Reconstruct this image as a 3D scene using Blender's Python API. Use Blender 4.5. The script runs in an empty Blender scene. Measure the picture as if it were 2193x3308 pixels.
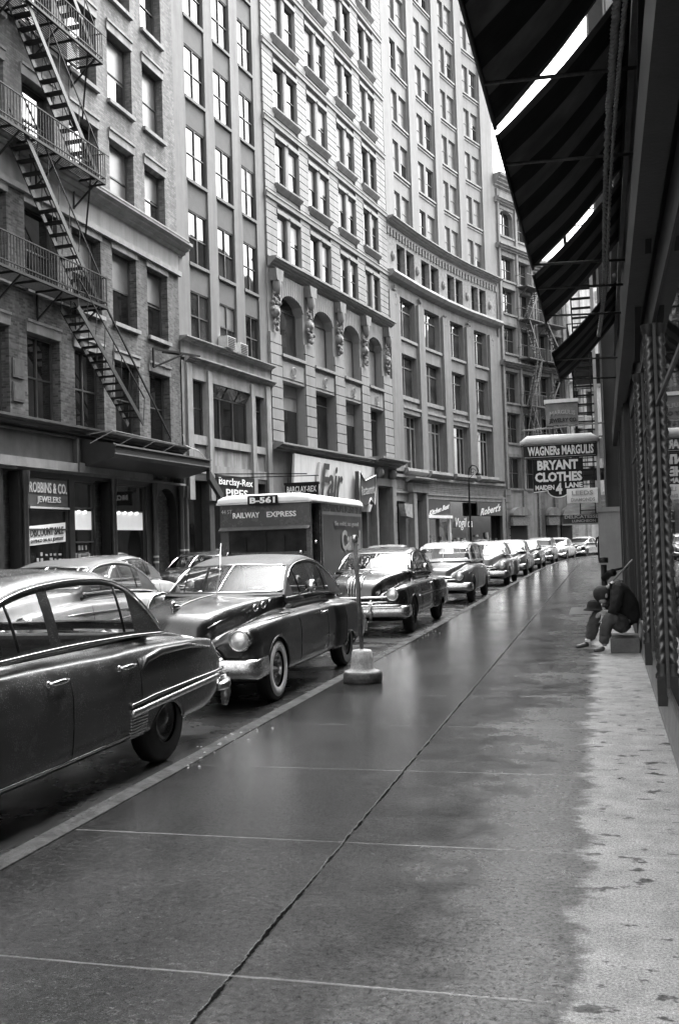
import bpy, bmesh, math, random
import numpy as np
from mathutils import Vector, Matrix
random.seed(7)
S = bpy.context.scene
R = math.radians
# ------------------------------------------------------------ camera
EYE = 1.6
def cam_axes(yaw, pitch, roll):
    y, p, r = R(yaw), R(pitch), R(roll)
    f = Vector((-math.sin(y)*math.cos(p), math.cos(y)*math.cos(p), math.sin(p)))
    rt = Vector((math.cos(y), math.sin(y), 0)); up = rt.cross(f)
    return f, rt*math.cos(r)+up*math.sin(r), up*math.cos(r)-rt*math.sin(r)
f_, r_, u_ = cam_axes(14.8, 1.75, -1.8)
cd = bpy.data.cameras.new('camera'); cam = bpy.data.objects.new('camera', cd)
S.collection.objects.link(cam); S.camera = cam
cd.sensor_fit = 'VERTICAL'; cd.sensor_height = 36; cd.lens = 35.0
cd.clip_start = .05; cd.clip_end = 3000
b_ = -f_
cam.matrix_world = Matrix(((r_.x, u_.x, b_.x, 0), (r_.y, u_.y, b_.y, 0), (r_.z, u_.z, b_.z, EYE), (0, 0, 0, 1)))
# ------------------------------------------------------------ light
SUN_EL, SUN_AZ = 58, 25          # azimuth east of +Y
W = bpy.data.worlds.new('World'); S.world = W; W.use_nodes = True
nt = W.node_tree; nt.nodes.clear()
o_ = nt.nodes.new('ShaderNodeOutputWorld'); bg = nt.nodes.new('ShaderNodeBackground')
sk = nt.nodes.new('ShaderNodeTexSky'); sk.sky_type = 'NISHITA'; sk.sun_disc = False
sk.sun_elevation = R(SUN_EL); sk.sun_rotation = R(SUN_AZ); sk.dust_density = 6.0; sk.air_density = 1.5
bw = nt.nodes.new('ShaderNodeRGBToBW'); nt.links.new(sk.outputs[0], bw.inputs[0]); nt.links.new(bw.outputs[0], bg.inputs[0])
bg.inputs[1].default_value = .15; nt.links.new(bg.outputs[0], o_.inputs[0])
sl = bpy.data.lights.new('sun', 'SUN'); sl.energy = .6; sl.angle = R(25); sl.color = (1, 1, 1)
so = bpy.data.objects.new('sun', sl); S.collection.objects.link(so)
dv = Vector((math.sin(R(SUN_AZ))*math.cos(R(SUN_EL)), math.cos(R(SUN_AZ))*math.cos(R(SUN_EL)), math.sin(R(SUN_EL))))
so.rotation_euler = dv.to_track_quat('Z', 'Y').to_euler()
S.view_settings.view_transform = 'Standard'; S.view_settings.look = 'None'
S.view_settings.exposure = 2.9; S.view_settings.gamma = 1; S.view_settings.use_curve_mapping = False
S.render.engine = 'CYCLES'
S.cycles.max_bounces = 7; S.cycles.diffuse_bounces = 4; S.cycles.glossy_bounces = 4; S.cycles.transparent_max_bounces = 16
S.cycles.caustics_reflective = False; S.cycles.caustics_refractive = False

# ------------------------------------------------------------ materials
MATS = {}
def NN(nt, t, **k):
    n = nt.nodes.new(t)
    for a, b in k.items(): setattr(n, a, b)
    return n
def newmat(name):
    m = bpy.data.materials.new(name); m.use_nodes = True
    n = m.node_tree; b = n.nodes['Principled BSDF']
    return m, n, b
def ramp(n, src, lo, hi, p0=.35, p1=.65):
    mr = NN(n, 'ShaderNodeMapRange'); mr.inputs[1].default_value = p0; mr.inputs[2].default_value = p1
    mr.inputs[3].default_value = lo; mr.inputs[4].default_value = hi
    n.links.new(src, mr.inputs[0]); return mr.outputs[0]
def math_(n, op, a, b=None, c=None):
    m = NN(n, 'ShaderNodeMath', operation=op)
    for i, v in enumerate((a, b, c)):
        if v is None: continue
        if isinstance(v, (int, float)): m.inputs[i].default_value = v
        else: n.links.new(v, m.inputs[i])
    return m.outputs[0]
def noise(n, scale, detail=4, vec=None, rough=.6):
    t = NN(n, 'ShaderNodeTexNoise'); t.inputs['Scale'].default_value = scale; t.inputs['Detail'].default_value = detail
    t.inputs['Roughness'].default_value = rough
    if vec is not None: n.links.new(vec, t.inputs['Vector'])
    return t.outputs['Fac']
def pos(n): return NN(n, 'ShaderNodeNewGeometry').outputs['Position']
def mapv(n, vec, scale=(1, 1, 1)):
    m = NN(n, 'ShaderNodeMapping'); m.inputs['Scale'].default_value = scale; n.links.new(vec, m.inputs['Vector']); return m.outputs[0]
def grey(v): return (v, v, v, 1)
def bump(n, b, h, strength=.3, dist=.01):
    bp = NN(n, 'ShaderNodeBump'); bp.inputs['Strength'].default_value = strength; bp.inputs['Distance'].default_value = dist
    n.links.new(h, bp.inputs['Height']); n.links.new(bp.outputs[0], b.inputs['Normal'])
def mat(name, base, rough=.8, var=.15, scale=3., metal=0, bmp=0, bscale=40, streak=0, spec=.5, coat=0, emit=0, obj=False):
    """grey material with large soft variation, fine grain and optional rain streaks"""
    if name in MATS: return MATS[name]
    m, n, b = newmat(name)
    P = NN(n, 'ShaderNodeTexCoord').outputs['Object'] if obj else pos(n)
    v = noise(n, scale, 5, P)
    c = ramp(n, v, base*(1-var), base*(1+var), .3, .7)
    g = noise(n, 60, 2, P); c = math_(n, 'MULTIPLY', c, ramp(n, g, 1-var*.6, 1+var*.6, .3, .7))
    if streak:
        s = noise(n, 1, 5, mapv(n, P, (2.2, 2.2, .18))); c = math_(n, 'MULTIPLY', c, ramp(n, s, 1-streak, 1.08, .35, .6))
    n.links.new(c, b.inputs['Base Color'])
    b.inputs['Roughness'].default_value = rough; b.inputs['Metallic'].default_value = metal
    b.inputs['Specular IOR Level'].default_value = spec
    if coat: b.inputs['Coat Weight'].default_value = coat; b.inputs['Coat Roughness'].default_value = .05
    if bmp: bump(n, b, noise(n, bscale, 4, P), bmp, .02)
    if emit: b.inputs['Emission Color'].default_value = (1, 1, 1, 1); b.inputs['Emission Strength'].default_value = emit
    MATS[name] = m; return m
def brickmat(name, base, mortar, contrast=.3, bw=.22, bh=.075, streak=.25):
    if name in MATS: return MATS[name]
    m, n, b = newmat(name)
    P = pos(n); sp = NN(n, 'ShaderNodeSeparateXYZ'); n.links.new(P, sp.inputs[0])
    cb = NN(n, 'ShaderNodeCombineXYZ')
    n.links.new(math_(n, 'ADD', sp.outputs['X'], sp.outputs['Y']), cb.inputs[0]); n.links.new(sp.outputs['Z'], cb.inputs[1])
    t = NN(n, 'ShaderNodeTexBrick'); n.links.new(cb.outputs[0], t.inputs['Vector'])
    t.inputs['Scale'].default_value = 1; t.inputs['Brick Width'].default_value = bw; t.inputs['Row Height'].default_value = bh
    t.inputs['Mortar Size'].default_value = .008; t.inputs['Mortar Smooth'].default_value = .3
    t.inputs['Color1'].default_value = grey(base*(1-contrast)); t.inputs['Color2'].default_value = grey(base*(1+contrast)); t.inputs['Mortar'].default_value = grey(mortar)
    s = noise(n, 1, 5, mapv(n, P, (2.0, 2.0, .25)))
    c = math_(n, 'MULTIPLY', t.outputs['Color'], ramp(n, s, 1-streak, 1.1, .35, .62))
    c = math_(n, 'MULTIPLY', c, ramp(n, noise(n, 9, 5, P), .8, 1.2, .3, .7))
    n.links.new(c, b.inputs['Base Color']); b.inputs['Roughness'].default_value = .85
    bump(n, b, math_(n, 'MULTIPLY', t.outputs['Fac'], -1), .6, .01)
    MATS[name] = m; return m
def glassmat(name, base, rough=.03, ior=1.75, wav=.006, wscale=.8, streak=0):
    """window pane seen from outside: dark room behind, mirror-like surface with old-glass waviness"""
    if name in MATS: return MATS[name]
    m, n, b = newmat(name); P = pos(n)
    c = ramp(n, noise(n, .9, 4, P), base*.4, base*1.8, .35, .65)
    n.links.new(c, b.inputs['Base Color']); b.inputs['Roughness'].default_value = rough; b.inputs['IOR'].default_value = ior
    bump(n, b, noise(n, wscale, 1, P), 1, wav)
    MATS[name] = m; return m
def clearglass(name, tint=.55, refl=1.0, rough=.01, drops=0):
    if name in MATS: return MATS[name]
    m = bpy.data.materials.new(name); m.use_nodes = True; n = m.node_tree; n.nodes.clear()
    o = NN(n, 'ShaderNodeOutputMaterial'); tr = NN(n, 'ShaderNodeBsdfTransparent'); gl = NN(n, 'ShaderNodeBsdfGlossy'); mx = NN(n, 'ShaderNodeMixShader')
    tr.inputs[0].default_value = grey(tint); gl.inputs['Roughness'].default_value = rough
    fr = NN(n, 'ShaderNodeLayerWeight'); fr.inputs[0].default_value = .5
    n.links.new(math_(n, 'MINIMUM', math_(n, 'MULTIPLY', math_(n, 'ADD', math_(n, 'MULTIPLY', math_(n, 'POWER', fr.outputs['Facing'], 4), .9), .07), refl), .95), mx.inputs[0])
    n.links.new(tr.outputs[0], mx.inputs[1]); n.links.new(gl.outputs[0], mx.inputs[2])
    if drops:
        bp = NN(n, 'ShaderNodeBump'); bp.inputs['Strength'].default_value = drops; bp.inputs['Distance'].default_value = .004
        n.links.new(noise(n, 140, 2, pos(n)), bp.inputs['Height']); n.links.new(bp.outputs[0], gl.inputs['Normal'])
        d = NN(n, 'ShaderNodeBsdfDiffuse'); d.inputs[0].default_value = grey(.5); m2 = NN(n, 'ShaderNodeMixShader')
        n.links.new(ramp(n, noise(n, 220, 2, pos(n)), 0, .35, .62, .68), m2.inputs[0])
        n.links.new(mx.outputs[0], m2.inputs[1]); n.links.new(d.outputs[0], m2.inputs[2]); n.links.new(m2.outputs[0], o.inputs[0])
    else: n.links.new(mx.outputs[0], o.inputs[0])
    MATS[name] = m; return m
def paint(name, base, rough=.22, wet=1.0, top=0):
    """wet enamel with rain beads; beads are bumps plus a speckle of brighter drops on upward faces"""
    if name in MATS: return MATS[name]
    m, n, b = newmat(name); P = pos(n)
    sp = NN(n, 'ShaderNodeSeparateXYZ'); n.links.new(NN(n, 'ShaderNodeNewGeometry').outputs['True Normal'], sp.inputs[0])
    vo = NN(n, 'ShaderNodeTexVoronoi'); vo.inputs['Scale'].default_value = 85; n.links.new(P, vo.inputs['Vector'])
    drop = ramp(n, vo.outputs['Distance'], 1, 0, .12, .38)
    pat = ramp(n, noise(n, 7, 3, P), 0, 1, .4, .6)
    drop = math_(n, 'MULTIPLY', drop, math_(n, 'ADD', math_(n, 'MULTIPLY', pat, .7), .3))
    c = ramp(n, noise(n, 2.2, 4, P), base*.85, base*1.15)
    n.links.new(c, b.inputs['Base Color'])
    b.inputs['Coat Weight'].default_value = 1
    grime = ramp(n, noise(n, 3.5, 6, P, .7), rough*.2, rough*1.3, .3, .75)
    n.links.new(math_(n, 'ADD', grime, rough*.6+.08), b.inputs['Roughness'])
    n.links.new(math_(n, 'ADD', grime, math_(n, 'MULTIPLY', drop, .25*wet)), b.inputs['Coat Roughness'])
    bp = NN(n, 'ShaderNodeBump'); bp.inputs['Strength'].default_value = .5*wet; bp.inputs['Distance'].default_value = .004
    n.links.new(math_(n, 'MULTIPLY', drop, ramp(n, sp.outputs['Z'], .35, 1, .0, .5)), bp.inputs['Height'])
    n.links.new(bp.outputs[0], b.inputs['Normal']); n.links.new(bp.outputs[0], b.inputs['Coat Normal'])
    MATS[name] = m; return m

M = dict(
 iron=mat('black_iron', .008, .6, .3, 8, spec=.3),
 dark=mat('dark_void', .006, .9, .1),
 black=mat('black_paint', .010, .6, .3, 5, spec=.25),
 wood=mat('dark_wood', .028, .4, .35, 4, bmp=.2, bscale=25, streak=.3),
 chrome=mat('chrome', .62, .12, .15, 9, metal=1),
 chrome_dull=mat('wet_chrome', .55, .25, .25, 30, metal=1, bmp=.25, bscale=90),
 rubber=mat('tyre_rubber', .016, .6, .2, 20),
 white=mat('white_enamel', .88, .4, .08, 6),
 whitewall=mat('whitewall', .85, .5, .12, 12),
 frame=mat('window_frame_dark', .05, .5, .2, 5),
 frame_mid=mat('window_frame_grey', .16, .5, .2, 5),
 frame_light=mat('window_frame_light', .42, .55, .15, 5),
 shade=mat('window_shade', .30, .35, .12, 2, spec=.8),
 shade_dark=mat('drawn_shade', .13, .3, .2, 2, spec=.8),
 g1=glassmat('window_glass', .010, .03, 2.3), gm=glassmat('old_mirror_glass', .012, .03, 2.9, .006), g2=glassmat('window_glass_curtain', .04, .03, 1.9), g3=glassmat('window_glass_lit_room', .02, .05),
 lens=mat('headlamp_lens', .95, .28, .12, 40, metal=.85, coat=1, bmp=.3, bscale=60),
 text_white=mat('lettering_white', .85, .5, .05, 6),
 text_grey=mat('lettering_grey', .45, .5, .1, 6),
 text_black=mat('lettering_black', .02, .6, .1, 6),
)
# ------------------------------------------------------------ mesh building
def link(o): S.collection.objects.link(o)
def tag(o, label=None, cat=None, group=None, kind=None):
    if label: o['label'] = label
    if cat: o['category'] = cat
    if group: o['group'] = group
    if kind: o['kind'] = kind
    return o
def empty(name, loc=(0, 0, 0), label=None, cat=None, group=None, rz=0):
    o = bpy.data.objects.new(name, None); link(o); o.location = loc; o.rotation_euler = (0, 0, rz); o.empty_display_size = .3
    return tag(o, label, cat, group)
class Fr:
    """frame on a facade: u along, y into the wall, z up -> world"""
    def __init__(s, a, b, z=0):
        s.a = Vector((a[0], a[1], z)); d = Vector((b[0]-a[0], b[1]-a[1], 0)); s.L = d.length; s.d = d.normalized()
        s.y = Vector((-s.d.y, s.d.x, 0))
    def __call__(s, p): return s.a+s.d*p[0]+s.y*p[1]+Vector((0, 0, p[2]))
class MB:
    def __init__(s, T=None): s.v = []; s.f = []; s.T = T; s.smooth = set()
    def add(s, vs, fs, sm=False):
        k = len(s.v)
        for p in vs: s.v.append(tuple(s.T(p)) if s.T else tuple(p))
        for f in fs:
            if sm: s.smooth.add(len(s.f))
            s.f.append(tuple(i+k for i in f))
        return s
    def box(s, x0, x1, y0, y1, z0, z1):
        if x0 > x1: x0, x1 = x1, x0
        if y0 > y1: y0, y1 = y1, y0
        return s.add([(x0, y0, z0), (x1, y0, z0), (x1, y1, z0), (x0, y1, z0), (x0, y0, z1), (x1, y0, z1), (x1, y1, z1), (x0, y1, z1)],
                     [(0, 3, 2, 1), (4, 5, 6, 7), (0, 1, 5, 4), (1, 2, 6, 5), (2, 3, 7, 6), (3, 0, 4, 7)])
    def bar(s, p, q, w, h=None):
        """square bar between two points"""
        h = h or w; p = Vector(p); q = Vector(q); d = (q-p).normalized()
        a = d.cross(Vector((0, 0, 1))); a = a.normalized() if a.length > .01 else Vector((1, 0, 0)); b = d.cross(a).normalized()
        vs = []
        for c in (p, q):
            for i, j in ((-1, -1), (1, -1), (1, 1), (-1, 1)): vs.append(tuple(c+a*i*w/2+b*j*h/2))
        return s.add(vs, [(3, 2, 1, 0), (4, 5, 6, 7), (0, 1, 5, 4), (1, 2, 6, 5), (2, 3, 7, 6), (3, 0, 4, 7)])
    def prism(s, prof, u0, u1):
        """profile (y,z) extruded along u"""
        n = len(prof); vs = [(u0, y, z) for y, z in prof]+[(u1, y, z) for y, z in prof]
        return s.add(vs, [(i, (i+1) % n, n+(i+1) % n, n+i) for i in range(n)]+[tuple(range(n))[::-1], tuple(range(n, 2*n))])
    def poly(s, pts, y0, y1):
        """outline in (u,z) extruded in y"""
        n = len(pts); vs = [(u, y0, z) for u, z in pts]+[(u, y1, z) for u, z in pts]
        return s.add(vs, [(i, n+i, n+(i+1) % n, (i+1) % n) for i in range(n)]+[tuple(range(n)), tuple(range(n, 2*n))[::-1]])
    def tube(s, pts, r, n=6, cap=True, sm=True, flat=1.0):
        pts = [Vector(p) for p in pts]; rr = r if isinstance(r, (list, tuple)) else [r]*len(pts)
        up = Vector((0, 0, 1)); vs = []; m = len(pts)
        for i, p in enumerate(pts):
            d = (pts[min(i+1, m-1)]-pts[max(i-1, 0)])
            d = d.normalized() if d.length > 1e-9 else Vector((0, 1, 0))
            a = d.cross(up)
            a = a.normalized() if a.length > .05 else d.cross(Vector((1, 0, 0))).normalized()
            b = d.cross(a).normalized()
            for k in range(n):
                t = 2*math.pi*k/n; vs.append(tuple(p+a*math.cos(t)*rr[i]*flat+b*math.sin(t)*rr[i]))
        fs = [(i*n+k, i*n+(k+1) % n, (i+1)*n+(k+1) % n, (i+1)*n+k) for i in range(m-1) for k in range(n)]
        if cap: fs += [tuple(range(n))[::-1], tuple(range((m-1)*n, m*n))]
        return s.add(vs, fs, sm)
    def lathe(s, prof, c, axis='z', n=20, a0=0, a1=2*math.pi, sm=True):
        """profile (r,h) about an axis"""
        vs = []; full = abs(a1-a0-2*math.pi) < 1e-6; m = n if full else n+1
        for k in range(m):
            t = a0+(a1-a0)*k/n; ct, st = math.cos(t), math.sin(t)
            for r, h in prof:
                if axis == 'z': vs.append((c[0]+r*ct, c[1]+r*st, c[2]+h))
                elif axis == 'x': vs.append((c[0]+h, c[1]+r*ct, c[2]+r*st))
                else: vs.append((c[0]+r*ct, c[1]+h, c[2]+r*st))
        q = len(prof); fs = []
        for k in range(n):
            k2 = (k+1) % m
            for i in range(q-1): fs.append((k*q+i, k2*q+i, k2*q+i+1, k*q+i+1))
        return s.add(vs, fs, sm)
    def ball(s, c, r, n=10, sq=(1, 1, 1)):
        prof = [(math.sin(math.pi*i/n), -math.cos(math.pi*i/n)) for i in range(n+1)]
        vs = []; fs = []; m = n+2
        for k in range(m):
            t = 2*math.pi*k/m
            for a, h in prof: vs.append((c[0]+r*sq[0]*a*math.cos(t), c[1]+r*sq[1]*a*math.sin(t), c[2]+r*sq[2]*h))
        q = n+1
        for k in range(m):
            for i in range(n): fs.append((k*q+i, ((k+1) % m)*q+i, ((k+1) % m)*q+i+1, k*q+i+1))
        return s.add(vs, fs, True)
    def clusters(s, tol):
        """connected pieces, merged when their boxes touch"""
        par = list(range(len(s.v)))
        def find(a):
            while par[a] != a: par[a] = par[par[a]]; a = par[a]
            return a
        for f in s.f:
            r = find(f[0])
            for b in f[1:]: par[find(b)] = r
        V = np.array([tuple(v) for v in s.v]); roots = np.array([find(i) for i in range(len(s.v))])
        ids = {r: k for k, r in enumerate(dict.fromkeys(roots.tolist()))}; lab = np.array([ids[r] for r in roots]); n = len(ids)
        lo = np.array([V[lab == k].min(0) for k in range(n)])-tol/2; hi = np.array([V[lab == k].max(0) for k in range(n)])+tol/2
        g = list(range(n))
        def fg(a):
            while g[a] != a: g[a] = g[g[a]]; a = g[a]
            return a
        for i in range(n):
            m = np.all((lo[i] <= hi[i+1:]) & (lo[i+1:] <= hi[i]), axis=1)
            for j in np.nonzero(m)[0]: g[fg(i+1+int(j))] = fg(i)
        out = {}; mp = {}
        for k, f in enumerate(s.f):
            c = fg(int(lab[f[0]])); q = out.get(c)
            if q is None: q = out[c] = MB()
            idx = []
            for a in f:
                if a not in mp: mp[a] = len(q.v); q.v.append(s.v[a])
                idx.append(mp[a])
            if k in s.smooth: q.smooth.add(len(q.f))
            q.f.append(tuple(idx))
        return list(out.values())
    def build(s, name, m, parent=None, base=(0, 0, 0), label=None, bevel=0, auto=None, split=None):
        if split is None: split = name in SPLIT
        if split and parent:
            subs = s.clusters(.045)
            if 1 < len(subs) <= 100:
                return [q.build(name, m, parent, base, label, bevel, auto, False) for q in subs][0]
        me = bpy.data.meshes.new(name); b = Vector(base)
        me.from_pydata([tuple(Vector(p)-b) for p in s.v], [], s.f)
        if s.smooth:
            me.polygons.foreach_set('use_smooth', [i in s.smooth for i in range(len(s.f))])
        me.materials.append(m); me.validate()
        bm = bmesh.new(); bm.from_mesh(me)
        if auto: bmesh.ops.remove_doubles(bm, verts=bm.verts, dist=auto)
        bmesh.ops.recalc_face_normals(bm, faces=bm.faces); bm.to_mesh(me); bm.free()
        o = bpy.data.objects.new(name, me); link(o)
        if parent: o.parent = parent
        else: o.location = b
        if bevel:
            md = o.modifiers.new('bevel', 'BEVEL'); md.width = bevel; md.segments = 2; md.limit_method = 'ANGLE'; md.angle_limit = R(40)
        if label: o['label'] = label
        return o
SPLIT = set('rusticated_pier window_trim trim frieze window_sill window_surround string_course mullion pier shop_cornice panel door_surround door_quoin rusticated_base shop_window window_display pale_band arch_lip wheel_house door_seam side_moulding fender_moulding rocker_moulding fender_spear door_handle wiper headlight moulding hood_moulding shop_wall fascia hopper_pane bar panel_moulding windshield_bar neon_line drop_rod awning_arm letter_stroke grille porthole edge_strip tread'.split())
def catmull(pts, k):
    pts = [np.array(p, float) for p in pts]; out = []
    for i in range(len(pts)-1):
        p0 = pts[max(i-1, 0)]; p1 = pts[i]; p2 = pts[i+1]; p3 = pts[min(i+2, len(pts)-1)]
        for j in range(k):
            t = j/k; out.append(.5*((2*p1)+(-p0+p2)*t+(2*p0-5*p1+4*p2-p3)*t*t+(-p0+3*p1-3*p2+p3)*t**3))
    out.append(pts[-1]); return out
class Tab:
    """smooth monotone interpolation table"""
    def __init__(s, pts):
        s.x = np.array([p[0] for p in pts], float); s.y = np.array([p[1] for p in pts], float)
        h = np.diff(s.x); d = np.diff(s.y)/h; m = np.zeros(len(s.x)); m[0] = d[0]; m[-1] = d[-1]
        for i in range(1, len(m)-1): m[i] = 0 if d[i-1]*d[i] <= 0 else 2*d[i-1]*d[i]/(d[i-1]+d[i])
        s.m = m
    def __call__(s, v):
        v = min(max(v, s.x[0]), s.x[-1]); i = min(max(np.searchsorted(s.x, v)-1, 0), len(s.x)-2); h = s.x[i+1]-s.x[i]; t = (v-s.x[i])/h
        return float((1+2*t)*(1-t)**2*s.y[i]+t*(1-t)**2*h*s.m[i]+t*t*(3-2*t)*s.y[i+1]+t*t*(t-1)*h*s.m[i+1])
def text(name, s, T, u0, u1, z0, z1, y, m, parent=None, base=(0, 0, 0), ext=.012, bold=0, shear=0, rot=0, arc=0, flip=False):
    """lettering as real raised geometry, fitted to a box on a frame T"""
    cu = bpy.data.curves.new(name, 'FONT'); cu.body = s; cu.size = 1; cu.extrude = .5; cu.offset = bold; cu.resolution_u = 2
    ob = bpy.data.objects.new(name, cu); link(ob)
    me = bpy.data.meshes.new_from_object(ob); bpy.data.objects.remove(ob); 
    P = np.array([v.co[:] for v in me.vertices]); x0, y0_ = P[:, 0].min(), P[:, 1].min(); x1, y1_ = P[:, 0].max(), P[:, 1].max()
    b = Vector(base)
    for v, p in zip(me.vertices, P):
        a = (p[0]-x0)/(x1-x0); c = (p[1]-y0_)/(y1_-y0_)
        if flip: a = 1-a
        u = u0+(u1-u0)*a+shear*(c-.5); z = z0+(z1-z0)*c+rot*(a-.5)+arc*(1-(2*a-1)**2)
        v.co = Vector(T((u, y-ext*(.5-p[2]), z)))-b if False else Vector(T((u, y+ext*(p[2]-.5), z)))-b
    me.materials.clear(); me.materials.append(m)
    bm = bmesh.new(); bm.from_mesh(me); bmesh.ops.recalc_face_normals(bm, faces=bm.faces); bm.to_mesh(me); bm.free()
    o = bpy.data.objects.new(name, me); link(o)
    if parent: o.parent = parent
    return o
I3 = lambda p: Vector(p)
def shift(T, dx, dy=0, dz=0): return lambda p: T((p[0]+dx, p[1]+dy, p[2]+dz))
# ============================================================ plan of the street
KERB = [(-3.15, -30), (-3.15, 45), (-3.08, 51), (-2.92, 60), (-2.65, 68), (-1.95, 75), (-.9, 80), (.6, 84), (2.6, 87.5), (9, 96), (30, 118)]
FAC = [(-18.05, -11.5), (-15.96, 36.456), (-14.964, 44.532), (-12.516, 60.972), (-11.567, 65.855), (-10.51, 70.259), (-9.372, 74.1), (-7.474, 79.315), (-5.025, 84.336), (-2.681, 87.945), (.018, 90.644), (5.2, 95.5), (26, 116)]
def offset(pl, d):
    out = []
    for i, p in enumerate(pl):
        a = Vector(pl[max(i-1, 0)]); b = Vector(pl[min(i+1, len(pl)-1)]); t = (b-a).normalized(); out.append((p[0]+t.y*d, p[1]-t.x*d))
    return out
def resample(pl, step=1.0):
    out = []
    for a, b in zip(pl, pl[1:]):
        n = max(1, int(math.dist(a, b)/step))
        out += [(a[0]+(b[0]-a[0])*i/n, a[1]+(b[1]-a[1])*i/n) for i in range(n)]
    return out+[pl[-1]]
def smoothpl(pl, it=6):
    pl = resample(pl, 1.5)
    for _ in range(it*4): pl = [pl[0]]+[((pl[i-1][0]+2*pl[i][0]+pl[i+1][0])/4, (pl[i-1][1]+2*pl[i][1]+pl[i+1][1])/4) for i in range(1, len(pl)-1)]+[pl[-1]]
    return pl
KR = smoothpl(KERB, 4); KL = smoothpl(offset(FAC, 3.7), 6)
def ribbon(a, b, z):
    mb = MB(); n = min(len(a), len(b)); vs = []
    for i in range(n): vs += [(a[i][0], a[i][1], z), (b[i][0], b[i][1], z)]
    return mb.add(vs, [(2*i, 2*i+1, 2*i+3, 2*i+2) for i in range(n-1)])
def kerbx(Y):
    for a, b in zip(KR, KR[1:]):
        if a[1] <= Y <= b[1]:
            t = (Y-a[1])/(b[1]-a[1]); return a[0]+t*(b[0]-a[0]), math.atan2(b[0]-a[0], b[1]-a[1])
    return KR[-1][0], 0
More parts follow.
